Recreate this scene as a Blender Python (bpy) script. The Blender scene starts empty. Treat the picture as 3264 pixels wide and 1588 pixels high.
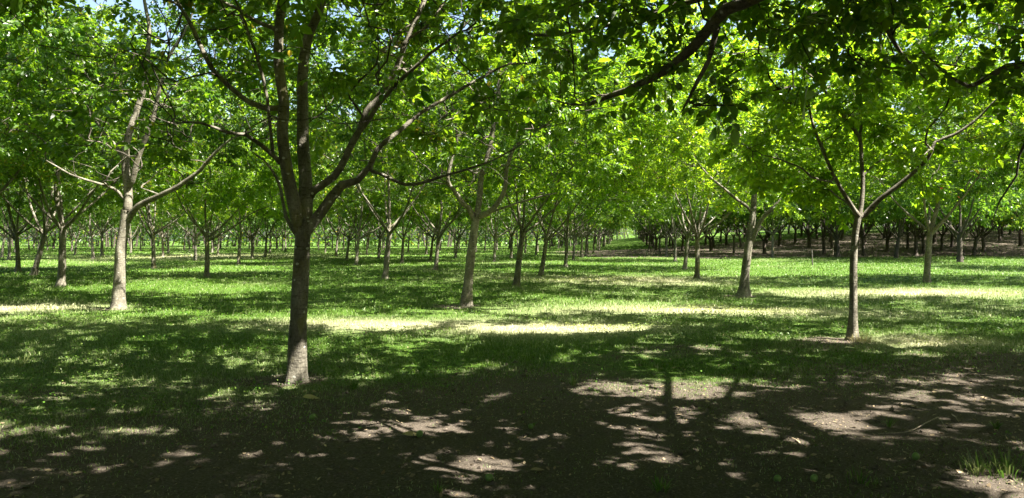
import bpy, math, random
import numpy as np

# ------------------------------------------------------------------ picture -> world
W, H, F, CX, HY, CAMH = 3264, 1588, 2357.0, 1632.0, 760.0, 1.6
sc = bpy.context.scene
col = sc.collection

def sstep(a, b, x):
    t = np.clip((x - a) / (b - a), 0, 1)
    return t * t * (3 - 2 * t)

def _hash(ix, iy, seed):
    h = (ix.astype(np.int64) * 374761393 + iy.astype(np.int64) * 668265263 + seed * 982451653) & 0x7fffffff
    h = ((h ^ (h >> 13)) * 1274126177) & 0x7fffffff
    h = (h ^ (h >> 16)) & 0xffff
    return h / 65535.0

def vnoise(x, y, scale, seed=0):
    x = np.asarray(x, float) * scale; y = np.asarray(y, float) * scale
    ix = np.floor(x); iy = np.floor(y); fx = x - ix; fy = y - iy
    fx = fx * fx * (3 - 2 * fx); fy = fy * fy * (3 - 2 * fy)
    a = _hash(ix, iy, seed); b = _hash(ix + 1, iy, seed)
    c = _hash(ix, iy + 1, seed); d = _hash(ix + 1, iy + 1, seed)
    return (a * (1 - fx) + b * fx) * (1 - fy) + (c * (1 - fx) + d * fx) * fy

def fbm(x, y, scale, seed=0, o=3):
    s = 0; a = 0.5; t = 0
    for k in range(o):
        s = s + a * vnoise(x, y, scale * 2 ** k, seed + 17 * k); t += a; a *= 0.5
    return s / t

def gz(x, y):
    x = np.asarray(x, float); y = np.asarray(y, float)
    hill = 3.4 * sstep(6, 62, x) * sstep(52, 125, y)
    lump = (fbm(x, y, 0.12, 5, 2) - 0.5) * 0.14 + (fbm(x, y, 1.1, 9, 2) - 0.5) * 0.05
    return hill + lump * sstep(2, 8, y)

def px(X, Y, d):
    return np.array([(X - CX) / F * d, d, CAMH - (Y - HY) / F * d])

def gpos(X, Y):
    # first point where the view ray through the pixel meets the ground
    prev = None
    for d in np.arange(3.0, 400, 0.1):
        p = px(X, Y, d)
        if p[2] <= float(gz(p[0], p[1])):
            return p[0], d
    return px(X, Y, 130)[0], 130.0

# ------------------------------------------------------------------ mesh helpers
def mesh_np(name, verts, faces, mats, smooth=True, attr=None, midx=None):
    """verts (N,3); faces list of (M,k) arrays"""
    me = bpy.data.meshes.new(name)
    verts = np.ascontiguousarray(verts, dtype=np.float32)
    me.vertices.add(len(verts)); me.vertices.foreach_set('co', verts.ravel())
    tot = [np.full(len(f), f.shape[1], np.int32) for f in faces]
    tot = np.concatenate(tot)
    loops = np.concatenate([f.ravel() for f in faces]).astype(np.int32)
    me.loops.add(len(loops)); me.loops.foreach_set('vertex_index', loops)
    me.polygons.add(len(tot))
    start = np.concatenate([[0], np.cumsum(tot)[:-1]]).astype(np.int32)
    me.polygons.foreach_set('loop_start', start)
    me.polygons.foreach_set('loop_total', tot)
    if midx is not None:
        me.polygons.foreach_set('material_index', midx.astype(np.int32))
    me.polygons.foreach_set('use_smooth', np.full(len(tot), smooth, bool))
    if attr is not None:
        for k, v in attr.items():
            a = me.attributes.new(k, 'FLOAT', 'POINT')
            a.data.foreach_set('value', np.ascontiguousarray(v, dtype=np.float32))
    me.update(calc_edges=True); me.validate()
    for m in (mats if isinstance(mats, (list, tuple)) else [mats]):
        me.materials.append(m)
    return me

def link(name, me, parent=None, loc=None):
    o = bpy.data.objects.new(name, me); col.objects.link(o)
    if parent is not None: o.parent = parent
    if loc is not None: o.location = loc
    return o

def thing(name, label, cat, loc=(0, 0, 0), group=None):
    o = bpy.data.objects.new(name, None); col.objects.link(o)
    o.location = loc; o['label'] = label; o['category'] = cat
    o.empty_display_size = 0.2
    if group: o['group'] = group
    return o

def tag(o, label, cat, group=None):
    o['label'] = label; o['category'] = cat
    if group: o['group'] = group
    return o

class Tubes:
    def __init__(s): s.v = []; s.q = []; s.m = []; s.n = 0
    def add(s, pts, rad, sides, rng=None, flare=None, rough=0.0, mi=0):
        pts = np.asarray(pts, float); rad = np.asarray(rad, float); m = len(pts)
        if m < 2: return
        t = np.gradient(pts, axis=0); t /= (np.linalg.norm(t, axis=1, keepdims=True) + 1e-9)
        ref = np.array([0, 0, 1.0]) if abs(t[0][2]) < 0.9 else np.array([1.0, 0, 0])
        u = np.cross(t, ref); bad = np.linalg.norm(u, axis=1) < 0.15
        u[bad] = np.cross(t[bad], np.array([0.3, 1.0, 0.1]))
        u /= (np.linalg.norm(u, axis=1, keepdims=True) + 1e-9)
        for i in range(1, m):                      # keep the frame from twisting
            w = u[i - 1] - t[i] * np.dot(u[i - 1], t[i]); l = np.linalg.norm(w)
            if l > 1e-6: u[i] = w / l
        v = np.cross(t, u)
        a = np.linspace(0, 2 * math.pi, sides, endpoint=False)
        R = np.repeat(rad[:, None], sides, 1)
        if flare is not None: R = R * flare(pts[:, 2][:, None], a[None, :])
        if rough and rng is not None: R = R * (1 + rough * (rng.random(R.shape) - 0.5))
        ring = pts[:, None, :] + R[:, :, None] * (np.cos(a)[None, :, None] * u[:, None, :] + np.sin(a)[None, :, None] * v[:, None, :])
        i = np.arange(m - 1)[:, None] * sides; j = np.arange(sides)[None, :]; k = (np.arange(sides) + 1) % sides
        q = np.stack([i + j, i + k[None, :], i + sides + k[None, :], i + sides + j], -1).reshape(-1, 4) + s.n
        s.v.append(ring.reshape(-1, 3)); s.q.append(q); s.m.append(np.full(len(q), mi)); s.n += m * sides
    def mesh(s, name, mat):
        return mesh_np(name, np.concatenate(s.v), [np.concatenate(s.q)], mat, midx=np.concatenate(s.m) if isinstance(mat, list) else None)

def catmull(P, step):
    P = np.asarray(P, float); out = []
    Q = np.vstack([2 * P[0] - P[1], P, 2 * P[-1] - P[-2]])
    for i in range(1, len(Q) - 2):
        a, b, c, d = Q[i - 1], Q[i], Q[i + 1], Q[i + 2]
        n = max(1, int(round(np.linalg.norm((c - b)[:3]) / step)))
        for k in range(n):
            t = k / n
            out.append(0.5 * ((2 * b) + (-a + c) * t + (2 * a - 5 * b + 4 * c - d) * t * t + (-a + 3 * b - 3 * c + d) * t ** 3))
    out.append(P[-1]); return np.array(out)

# ------------------------------------------------------------------ materials
def newmat(name):
    m = bpy.data.materials.new(name); m.use_nodes = True
    nt = m.node_tree; nt.nodes.clear()
    out = nt.nodes.new('ShaderNodeOutputMaterial')
    return m, nt, out

def N(nt, typ, **kw):
    n = nt.nodes.new(typ)
    for k, v in kw.items():
        if k in n.inputs: n.inputs[k].default_value = v
        else: setattr(n, k, v)
    return n

def ramp(nt, fac, stops, mode='LINEAR'):
    r = nt.nodes.new('ShaderNodeValToRGB'); r.color_ramp.interpolation = mode
    e = r.color_ramp.elements
    e[0].position, e[0].color = stops[0][0], (*stops[0][1], 1)
    e[1].position, e[1].color = stops[1][0], (*stops[1][1], 1)
    for p, c in stops[2:]:
        q = e.new(p); q.color = (*c, 1)
    nt.links.new(fac, r.inputs[0]); return r.outputs[0]

def leaf_mat(name, lo, hi, tlo, thi, trans=0.5, spec=0.55, rough=0.33, yellow=0.03, ycol=(0.30, 0.24, 0.02)):
    m, nt, out = newmat(name)
    g = N(nt, 'ShaderNodeNewGeometry'); oi = N(nt, 'ShaderNodeObjectInfo')
    mul = N(nt, 'ShaderNodeMath', operation='MULTIPLY_ADD'); nt.links.new(oi.outputs['Random'], mul.inputs[0])
    mul.inputs[1].default_value = 0.35; nt.links.new(g.outputs['Random Per Island'], mul.inputs[2])
    tc = N(nt, 'ShaderNodeTexCoord'); nz = N(nt, 'ShaderNodeTexNoise', Scale=0.9, Detail=3.0); nt.links.new(tc.outputs['Object'], nz.inputs['Vector'])
    m2 = N(nt, 'ShaderNodeMath', operation='MULTIPLY_ADD'); nt.links.new(nz.outputs[0], m2.inputs[0]); m2.inputs[1].default_value = 1.1; nt.links.new(mul.outputs[0], m2.inputs[2])
    sb = N(nt, 'ShaderNodeMath', operation='SUBTRACT'); nt.links.new(m2.outputs[0], sb.inputs[0]); sb.inputs[1].default_value = 0.45
    d = N(nt, 'ShaderNodeMath', operation='DIVIDE'); d.use_clamp = True; nt.links.new(sb.outputs[0], d.inputs[0]); d.inputs[1].default_value = 1.45
    c1 = ramp(nt, d.outputs[0], [(0.05, lo), (0.9, hi), (1.0 - yellow, hi), (1.0, ycol)])
    c2 = ramp(nt, d.outputs[0], [(0.05, tlo), (0.9, thi), (1.0 - yellow, thi), (1.0, tuple(1.3 * c for c in ycol))])
    p = N(nt, 'ShaderNodeBsdfPrincipled', Roughness=rough); p.inputs['Specular IOR Level'].default_value = spec
    nt.links.new(c1, p.inputs['Base Color'])
    t = N(nt, 'ShaderNodeBsdfTranslucent'); nt.links.new(c2, t.inputs['Color'])
    mx = N(nt, 'ShaderNodeMixShader'); mx.inputs[0].default_value = trans
    nt.links.new(p.outputs[0], mx.inputs[1]); nt.links.new(t.outputs[0], mx.inputs[2])
    nt.links.new(mx.outputs[0], out.inputs['Surface']); return m

def bark_mat(name, base, pale, dark, spots=0.5, moss=0.0):
    m, nt, out = newmat(name)
    tc = N(nt, 'ShaderNodeTexCoord'); oi = N(nt, 'ShaderNodeObjectInfo')
    add = N(nt, 'ShaderNodeVectorMath', operation='ADD')
    cmb = N(nt, 'ShaderNodeCombineXYZ')
    sc7 = N(nt, 'ShaderNodeMath', operation='MULTIPLY'); nt.links.new(oi.outputs['Random'], sc7.inputs[0]); sc7.inputs[1].default_value = 37.0
    nt.links.new(sc7.outputs[0], cmb.inputs[0]); nt.links.new(sc7.outputs[0], cmb.inputs[2])
    nt.links.new(tc.outputs['Object'], add.inputs[0]); nt.links.new(cmb.outputs[0], add.inputs[1])
    def mapped(s):
        k = N(nt, 'ShaderNodeMapping'); k.inputs['Scale'].default_value = s
        nt.links.new(add.outputs[0], k.inputs[0]); return k.outputs[0]
    n1 = N(nt, 'ShaderNodeTexNoise', Scale=1.0, Detail=6.0, Roughness=0.65); nt.links.new(mapped((7, 7, 3.0)), n1.inputs['Vector'])
    c = ramp(nt, n1.outputs[0], [(0.30, dark), (0.52, base), (0.72, pale)])
    n2 = N(nt, 'ShaderNodeTexNoise', Scale=1.0, Detail=4.0, Roughness=0.7); nt.links.new(mapped((9, 9, 42)), n2.inputs['Vector'])
    n3 = N(nt, 'ShaderNodeTexNoise', Scale=1.0, Detail=5.0, Roughness=0.6); nt.links.new(mapped((70, 70, 26)), n3.inputs['Vector'])
    band = ramp(nt, n2.outputs[0], [(0.34, (0.24, 0.225, 0.20)), (0.46, (1, 1, 1))])
    m1 = N(nt, 'ShaderNodeMixRGB', blend_type='MULTIPLY'); m1.inputs[0].default_value = 0.85
    nt.links.new(c, m1.inputs[1]); nt.links.new(band, m1.inputs[2])
    fis = ramp(nt, n3.outputs[0], [(0.3, (0.55, 0.53, 0.5)), (0.6, (1.1, 1.1, 1.1))])
    m2 = N(nt, 'ShaderNodeMixRGB', blend_type='MULTIPLY'); m2.inputs[0].default_value = 0.8
    nt.links.new(m1.outputs[0], m2.inputs[1]); nt.links.new(fis, m2.inputs[2])
    vo = N(nt, 'ShaderNodeTexVoronoi', Scale=1.0); nt.links.new(mapped((8.5, 8.5, 12)), vo.inputs['Vector'])
    nz = N(nt, 'ShaderNodeTexNoise', Scale=30.0); nt.links.new(add.outputs[0], nz.inputs['Vector'])
    sm = N(nt, 'ShaderNodeMath', operation='MULTIPLY_ADD'); nt.links.new(nz.outputs[0], sm.inputs[0]); sm.inputs[1].default_value = 0.25
    nt.links.new(vo.outputs['Distance'], sm.inputs[2])
    sp = ramp(nt, sm.outputs[0], [(0.25, (1, 1, 1)), (0.30, (0, 0, 0))])
    spm = N(nt, 'ShaderNodeMath', operation='MULTIPLY'); nt.links.new(sp, spm.inputs[0]); spm.inputs[1].default_value = spots
    m3 = N(nt, 'ShaderNodeMixRGB'); nt.links.new(spm.outputs[0], m3.inputs[0]); nt.links.new(m2.outputs[0], m3.inputs[1])
    m3.inputs[2].default_value = (0.40, 0.40, 0.35, 1)
    nm = N(nt, 'ShaderNodeTexNoise', Scale=1.0, Detail=3.0); nt.links.new(mapped((5, 5, 2.2)), nm.inputs['Vector'])
    mo = ramp(nt, nm.outputs[0], [(0.58, (0, 0, 0)), (0.68, (moss, moss, moss))])
    m4 = N(nt, 'ShaderNodeMixRGB'); nt.links.new(mo, m4.inputs[0]); nt.links.new(m3.outputs[0], m4.inputs[1])
    m4.inputs[2].default_value = (0.16, 0.15, 0.03, 1)
    p = N(nt, 'ShaderNodeBsdfPrincipled', Roughness=0.85); p.inputs['Specular IOR Level'].default_value = 0.2
    nt.links.new(m4.outputs[0], p.inputs['Base Color'])
    ad = N(nt, 'ShaderNodeMath', operation='ADD'); nt.links.new(n3.outputs[0], ad.inputs[0]); nt.links.new(n2.outputs[0], ad.inputs[1])
    b = N(nt, 'ShaderNodeBump', Strength=0.7, Distance=0.015); nt.links.new(ad.outputs[0], b.inputs['Height'])
    nt.links.new(b.outputs[0], p.inputs['Normal'])
    nt.links.new(p.outputs[0], out.inputs['Surface']); return m

def plain_mat(name, c, rough=0.7, spec=0.3, var=None, scale=20.0):
    m, nt, out = newmat(name)
    p = N(nt, 'ShaderNodeBsdfPrincipled', Roughness=rough); p.inputs['Specular IOR Level'].default_value = spec
    tc = N(nt, 'ShaderNodeTexCoord')
    n = N(nt, 'ShaderNodeTexNoise', Scale=scale, Detail=4.0); nt.links.new(tc.outputs['Object'], n.inputs['Vector'])
    nt.links.new(ramp(nt, n.outputs[0], [(0.35, c), (0.65, var or tuple(0.7 * k for k in c))]), p.inputs['Base Color'])
    b = N(nt, 'ShaderNodeBump', Strength=0.3, Distance=0.003); nt.links.new(n.outputs[0], b.inputs['Height'])
    nt.links.new(b.outputs[0], p.inputs['Normal'])
    nt.links.new(p.outputs[0], out.inputs['Surface']); return m

LEAF = leaf_mat('walnut_leaf', (0.020, 0.055, 0.006), (0.062, 0.118, 0.012), (0.08, 0.23, 0.005), (0.32, 0.48, 0.014), 0.48)
LEAF_BRIGHT = leaf_mat('bright_walnut_leaf', (0.035, 0.075, 0.008), (0.08, 0.135, 0.014), (0.18, 0.38, 0.009), (0.42, 0.59, 0.018), 0.58, yellow=0.06)  # yellower and more translucent than LEAF
LEAF_FAR = leaf_mat('far_leaf', (0.025, 0.062, 0.010), (0.065, 0.120, 0.022), (0.08, 0.22, 0.012), (0.28, 0.44, 0.028), 0.5, spec=0.3)
BARK = bark_mat('walnut_bark', (0.125, 0.115, 0.088), (0.22, 0.205, 0.165), (0.052, 0.047, 0.036), 0.9, moss=0.45)
BARK_PALE = bark_mat('pale_walnut_bark', (0.150, 0.138, 0.105), (0.235, 0.222, 0.178), (0.062, 0.056, 0.043), 0.45, moss=0.15)
BARK_DARK = bark_mat('old_bark', (0.075, 0.062, 0.05), (0.12, 0.10, 0.085), (0.04, 0.034, 0.028), 0.2, moss=0.2)

TWIG = bark_mat('shaded_twig_bark', (0.065, 0.056, 0.042), (0.13, 0.115, 0.09), (0.035, 0.03, 0.024), 0.2)  # darker than the limbs: shade among the leaves put into the colour
# ------------------------------------------------------------------ leaves
def leaves(origins, dirs, rng, lod, scale=1.0, tilt=0.45, droop=0.25, k=7):
    """compound walnut leaves: k oval leaflets along each rachis"""
    n = len(origins)
    a = dirs / (np.linalg.norm(dirs, axis=1, keepdims=True) + 1e-9)
    a = a + np.array([0, 0, -droop]); a /= np.linalg.norm(a, axis=1, keepdims=True)
    up = np.array([0, 0, 1.0]) + tilt * rng.normal(size=(n, 3))
    nrm = up - a * np.sum(up * a, 1, keepdims=True); nrm /= (np.linalg.norm(nrm, axis=1, keepdims=True) + 1e-9)
    side = np.cross(a, nrm)
    var = np.exp(rng.normal(0, .20, (n, 1))); L = scale * rng.uniform(0.20, 0.34, n) * var[:, 0]
    tt = {7: [.33, .36, .62, .66, .86, .9, 1.0], 5: [.45, .5, .8, .84, 1.0], 3: [.6, .65, 1.0], 1: [0.5]}[k]
    sg = {7: [1, -1, 1, -1, 1, -1, 0], 5: [1, -1, 1, -1, 0], 3: [1, -1, 0], 1: [0]}[k]
    tt = np.array(tt); sg = np.array(sg, float)
    O = origins[:, None] + a[:, None] * (L[:, None, None] * tt[None, :, None])
    ang = math.radians(58) + rng.normal(size=(n, k)) * 0.22
    cs = np.where(sg[None] == 0, 1.0, np.cos(ang)); sn = sg[None] * np.sin(ang)
    D = a[:, None] * cs[..., None] + side[:, None] * sn[..., None] + rng.normal(size=(n, k, 3)) * 0.16 + np.array([0, 0, -0.22])
    D /= np.linalg.norm(D, axis=2, keepdims=True)
    Nn = nrm[:, None] + rng.normal(size=(n, k, 3)) * 0.33
    Nn = Nn - D * np.sum(Nn * D, 2, keepdims=True); Nn /= np.linalg.norm(Nn, axis=2, keepdims=True)
    S = np.cross(D, Nn)
    ll = scale * var * rng.uniform(0.072, 0.125, (n, k)) * np.where(sg[None] == 0, 1.15, 1.0) * (0.8 + 0.3 * tt[None])
    ww = ll * rng.uniform(0.50, 0.68, (n, k)) * 0.5
    O = O.reshape(-1, 3); D = D.reshape(-1, 3); S = S.reshape(-1, 3); Nn = Nn.reshape(-1, 3)
    ll = ll.reshape(-1, 1); ww = ww.reshape(-1, 1); m = len(O)
    curl = rng.uniform(0.05, 0.32, (m, 1)) * ll
    fold = rng.uniform(0.15, 0.5, (m, 1))
    b = O; t = O + D * ll - Nn * curl
    i = np.arange(m)[:, None]
    if lod == 0:
        V = [b, t]
        for s in (1, -1):
            for f, w in ((0.22, 0.78), (0.52, 1.0), (0.82, 0.62)):
                V.append(O + D * ll * f + S * (s * w) * ww + Nn * (fold * w * ww) - Nn * curl * f * f)
        v = np.stack(V, 1).reshape(-1, 3); i = i * 8
        f1 = np.concatenate([i, i + 2, i + 3, i + 4, i + 1], 1); f2 = np.concatenate([i, i + 1, i + 7, i + 6, i + 5], 1)
        return v, [np.concatenate([f1, f2])]
    if lod == 1:
        V = [b, t]
        for s in (1, -1):
            for f, w in ((0.3, 0.9), (0.72, 0.85)):
                V.append(O + D * ll * f + S * (s * w) * ww + Nn * (fold * w * ww))
        v = np.stack(V, 1).reshape(-1, 3); i = i * 6
        f1 = np.concatenate([i, i + 2, i + 3, i + 1], 1); f2 = np.concatenate([i, i + 1, i + 5, i + 4], 1)
        return v, [np.concatenate([f1, f2])]
    r = O + D * ll * 0.5 + S * ww * 1.15 + Nn * fold * ww; l = O + D * ll * 0.5 - S * ww * 1.15 + Nn * fold * ww
    v = np.stack([b, r, t, l], 1).reshape(-1, 3); i = i * 4
    return v, [np.concatenate([i, i + 1, i + 2, i + 3], 1)]

# ------------------------------------------------------------------ trees
class Tree:
    def __init__(s, seed):
        s.rng = np.random.default_rng(seed); s.P = []; s.par = []; s.rt = []; s.limb = []; s.att = []; s.D = []
        s.paths = []; s.load = None; s.tips = []
    def node(s, p, par, r, limb, att, d):
        s.P.append(np.asarray(p, float)); s.par.append(par); s.rt.append(r); s.limb.append(limb); s.att.append(att); s.D.append(d)
        return len(s.P) - 1
    def poly(s, pts, limb, att_from=0.0, parent=None, step=0.16):
        """pts rows (x,y,z,r) in tree space; first node joins the nearest node there is"""
        Q = catmull(pts, step); n = len(Q)
        wob = s.rng.normal(size=(n, 3)) * 0.006; wob[0] = 0
        if limb > 0: Q[:, :3] += np.cumsum(wob, 0) * 0.6
        idx = []
        if parent is None and s.P:
            A = np.array(s.P); parent = int(np.argmin(np.linalg.norm(A - Q[0, :3], axis=1)))
        pr = parent if s.P else -1
        if pr >= 0 and limb != 0: idx.append(pr)
        for i in range(n):
            d = Q[min(i + 1, n - 1), :3] - Q[max(i - 1, 0), :3]; d = d / (np.linalg.norm(d) + 1e-9)
            if i == 0 and idx and np.linalg.norm(Q[0, :3] - s.P[pr]) < 0.02: continue
            pr = s.node(Q[i, :3], pr, Q[i, 3], limb, i / n >= att_from, d); idx.append(pr)
        s.paths.append((idx, limb)); return idx
    def reach(s, targets, leafy):
        """join every target to the closest branch with a curved twig"""
        rng = s.rng
        cap = len(s.P) + 12 * len(targets) + 50
        A = np.zeros((cap, 3)); ok = np.zeros(cap); nn = len(s.P)
        A[:nn] = np.array(s.P); ok[:nn] = np.where(np.array(s.att), 0.0, 1e6)
        use = np.zeros(cap)
        order = np.argsort(np.min(np.linalg.norm(targets[:, None] - A[None, :nn][:, ::3], axis=2) + ok[None, :nn][:, ::3], axis=1))
        for ti in order:
            p = targets[ti]
            v = p - A[:nn]; dist = np.linalg.norm(v, axis=1)
            cost = dist + ok[:nn] + use[:nn] * 0.12 + np.clip(-v[:, 2], 0, 9) * 0.35
            j = int(np.argmin(cost)); L = dist[j]
            if L < 0.05: continue
            q = s.P[j]; ctrl = q + s.D[j] * (0.38 * L) + rng.normal(size=3) * 0.10 * L + np.array([0, 0, 0.10 * L])
            m = int(np.clip(math.ceil(L / 0.2), 2, 9)); idx = [j]; pr = j; last = q
            use[j] += 1
            for k in range(1, m + 1):
                t = k / m; c = (1 - t) ** 2 * q + 2 * t * (1 - t) * ctrl + t * t * p
                if k < m: c = c + rng.normal(size=3) * 0.03 * min(L, 1)
                d = c - last; d = d / (np.linalg.norm(d) + 1e-9); last = c
                pr = s.node(c, pr, 0.0, s.limb[j], True, d); idx.append(pr)
                A[nn] = c; nn += 1
            s.paths.append((idx, s.limb[j]))
            if leafy: s.tips.append(idx)
    def radii(s, r0=0.0056, e=0.37):
        n = len(s.P); cnt = np.zeros(n); haschild = np.zeros(n, bool)
        for i in range(n - 1, -1, -1):
            if not haschild[i]: cnt[i] += 1
            if s.par[i] >= 0: cnt[s.par[i]] += cnt[i]; haschild[s.par[i]] = True
        r = r0 * cnt ** e; rt = np.array(s.rt)
        r = np.where(rt > 0, np.maximum(rt, np.minimum(r, rt * 1.25)), r)
        for i in range(n):
            if s.par[i] >= 0: r[i] = min(r[i], r[s.par[i]] * 0.98)
        s.r = r
    def wood(s, detail=1.0, split=False, flare=0.5, trunk_sides=16):
        s.radii(); groups = {}
        fa = s.rng.uniform(0, 6.28); nl = s.rng.integers(4, 6)
        def fl(z, a):
            w = np.exp(-np.clip(z + 0.02, 0, 9) / 0.14)
            return 1 + w * (flare + 0.28 * np.cos(nl * a + fa) + 0.12 * np.cos(2 * a + fa)) + 0.035 * np.sin(3 * a + z * 4 + fa) + 0.03 * np.sin(2 * a - z * 7)
        for idx, limb in s.paths:
            T = groups.setdefault(limb if split else 0, Tubes())
            pts = np.array([s.P[i] for i in idx]); rad = s.r[idx].copy()
            if limb == 0 and len(rad) > 4 and s.par[idx[0]] < 0:
                zz = catmull(np.c_[pts, rad], 0.05)
                T.add(zz[:, :3], zz[:, 3], trunk_sides, s.rng, flare=fl, rough=0.05 * detail)
                continue
            if s.par[idx[0]] >= 0 or limb > 0: rad[0] = min(rad[0], rad[1] * 1.35)
            rm = rad[1]
            k = 10 if rm > 0.05 else 7 if rm > 0.025 else 5 if rm > 0.011 else 3
            if detail < 0.6: k = max(3, k - 2)
            rad[-1] *= 0.55
            T.add(pts, rad, k, s.rng, rough=0.05, mi=1 if rm < 0.016 else 0)
        return groups
    def foliage(s, lod, per_tip=9, scale=1.0, k=7, droop=0.25, tilt=0.45, boost=None):
        rng = s.rng; o = []; d = []
        for idx in s.tips:
            pts = np.array([s.P[i] for i in idx]); m = len(pts)
            n = max(2, int(rng.normal(per_tip, per_tip * 0.35) * (boost(pts[-1]) if boost else 1)))
            L = np.linalg.norm(pts[-1] - pts[0])
            t0 = max(0.0, 1 - 0.55 / max(L, 0.01))
            t = t0 + (1 - t0) * np.sqrt(rng.random(n)); f = t * (m - 1); i = np.minimum(f.astype(int), m - 2); f = f - i
            q = pts[i] * (1 - f[:, None]) + pts[i + 1] * f[:, None]
            ax = (pts[-1] - pts[-2]); ax /= (np.linalg.norm(ax) + 1e-9)
            v = rng.normal(size=(n, 3)); v[:, 2] = v[:, 2] * 0.5 + 0.1; v /= np.linalg.norm(v, axis=1, keepdims=True)
            o.append(q + v * 0.02); d.append(v * 1.0 + ax * 0.75)
        return leaves(np.concatenate(o), np.concatenate(d), rng, lod, scale, tilt, droop, k)

def crown_targets(rng, n, c, rx, rz, zlow, inner=0.45, clumps=34, spread=1.0, ry=None):
    ry = ry or rx; out = []; got = 0
    cc = []
    while len(cc) < clumps:
        v = rng.normal(size=3); v /= np.linalg.norm(v); s = rng.uniform(0.55, 0.97)
        p = v * s
        if c[2] + p[2] * rz > zlow: cc.append(p)
    cc = np.array(cc)
    while got < n:
        v = rng.normal(size=(n * 2, 3)); v /= np.linalg.norm(v, axis=1, keepdims=True)
        s = inner + (1 - inner) * rng.random(n * 2) ** 0.7
        u = v * s[:, None] * (0.9 + 0.2 * rng.random((n * 2, 1)))
        dm = np.min(np.linalg.norm(u[:, None] - cc[None], axis=2), axis=1)
        p = u * np.array([rx, ry, rz]) + np.asarray(c)
        keep = (rng.random(len(p)) < np.exp(-(dm / (0.30 * spread)) ** 2)) & (p[:, 2] > zlow + 0.25 * rng.random(len(p)))
        p = p[keep]; out.append(p); got += len(p)
    return np.concatenate(out)[:n]

def generic(seed, fork=1.8, r=0.10, h=8.0, rx=3.9, n=420, lod=2, per_tip=9, scale=1.0, k=7, lean=0.0, zlow=2.3, nl=5, bare=0.25, detail=1.0, vase=0.0, clumps=48, inner=0.35, leader=True):
    T = Tree(seed); rng = T.rng
    lx, ly = rng.normal(size=2) * 0.05
    T.poly([(0, 0, -0.12, r * 1.12), (lx * .3, ly * .3, fork * .3, r * 1.02), (lx, ly, fork * .7, r * .95), (lx * 1.6, ly * 1.6, fork, r * 1.0)], 0, 2.0)
    top = np.array([lx * 1.6, ly * 1.6, fork - 0.04]); a0 = rng.uniform(0, 6.28)
    for i in range(nl):
        a = a0 + i * 6.283 / nl + rng.normal() * 0.25; el = math.radians(rng.uniform(30, 62) + vase)
        L = rng.uniform(0.62, 0.85) * rx; pts = []; p = top + np.array([0, 0, rng.uniform(-0.22, 0.12)]); r1 = r * rng.uniform(0.42, 0.62)
        for q in range(5):
            pts.append((*p, r1 * (1 - q * 0.19)))
            e = el + (q * 0.10 if q < 3 else -0.1); st = L / 4 * rng.uniform(0.9, 1.2)
            p = p + st * np.array([math.cos(a) * math.cos(e), math.sin(a) * math.cos(e), math.sin(e)]); a += rng.normal() * 0.16
        T.poly(pts, i + 1, 0.25)
    if leader:
        p = top.copy(); pts = []
        for q in range(6):
            pts.append((*p, r * 0.74 * (1 - q * 0.16)))
            p = p + np.array([rng.normal() * 0.12, rng.normal() * 0.12, (h - fork - 0.8) / 5])
        T.poly(pts, nl + 1, 0.12)
    zc = (h + zlow) / 2
    if bare:
        T.reach(crown_targets(rng, int(n * bare), (0, 0, zc - 0.5), rx * 0.85, (h - zlow) / 2 * 0.9, zlow - 0.1, inner=0.2, clumps=60, spread=2), False)
    T.reach(crown_targets(rng, n, (0, 0, zc), rx, (h - zlow) / 2, zlow, inner=inner, clumps=clumps, spread=1.35), True)
    return T.wood(detail, False, trunk_sides=16 if detail > 0.6 else 9)[0], T.foliage(lod, per_tip, scale, k)

SUN_AZ = (0.93, -0.37); EL = 54.0
_h = np.array(SUN_AZ) / np.hypot(*SUN_AZ) * math.cos(math.radians(EL))
SUND = np.array([_h[0], _h[1], math.sin(math.radians(EL))])
# gaps in the canopy through which the sun gets down: (x, y, z, rx, ry, share of twigs missing)
GAPS = [(0.7, 13.1, 0, 1.5, .55, .95), (4.6, 16.2, 0, 2.8, .6, .95), (-10.8, 16.6, 0, 1.2, .7, .9), (5.9, 11.0, 0, .5, .3, .9),
        (2.0, 7.95, 0, 1.2, .45, .9), (1.6, 6.3, 0, .8, 1.1, .74), (-1.6, 5.6, 0, .5, .4, .6), (-1.0, 7.0, 0, .6, .4, .6), (0.2, 4.9, 0, .9, .5, .55), (-0.6, 6.0, 0, 1.0, .7, .55), (3.4, 6.6, 0, .8, .6, .6), (-3.2, 5.6, 0, 1.1, .8, .5), (4.6, 7.2, 0, 1.1, .7, .6), (4.0, 6.1, 1.7, .3, .3, .95), (0.9, 5.4, 3.2, .15, .15, .8), (2.9, 4.7, 2.9, .15, .15, .8), (-0.75, 6.3, 0, .25, .15, .8), (-0.2, 5.3, 0, .22, .15, .8), (-3.0, 7.6, 0, .5, .3, .7), (1.3, 4.2, 0, .15, .1, .8), (3.3, 4.7, 0, .2, .25, .9), (5.0, 8.4, 0, .5, .2, .6), (-2.4, 11.2, 0, 1.0, .35, .7),
        (-9.0, 17.0, .6, .22, .3, .9), (-9.0, 17.0, 1.3, .22, .3, .9), (5.4, 11.7, .5, .16, .22, .8), (5.4, 11.7, 1.3, .16, .22, .8), (5.42, 11.7, 2.0, .16, .22, .8)]
_e, _b = gpos(2715, 1086), gpos(376, 985)
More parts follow.
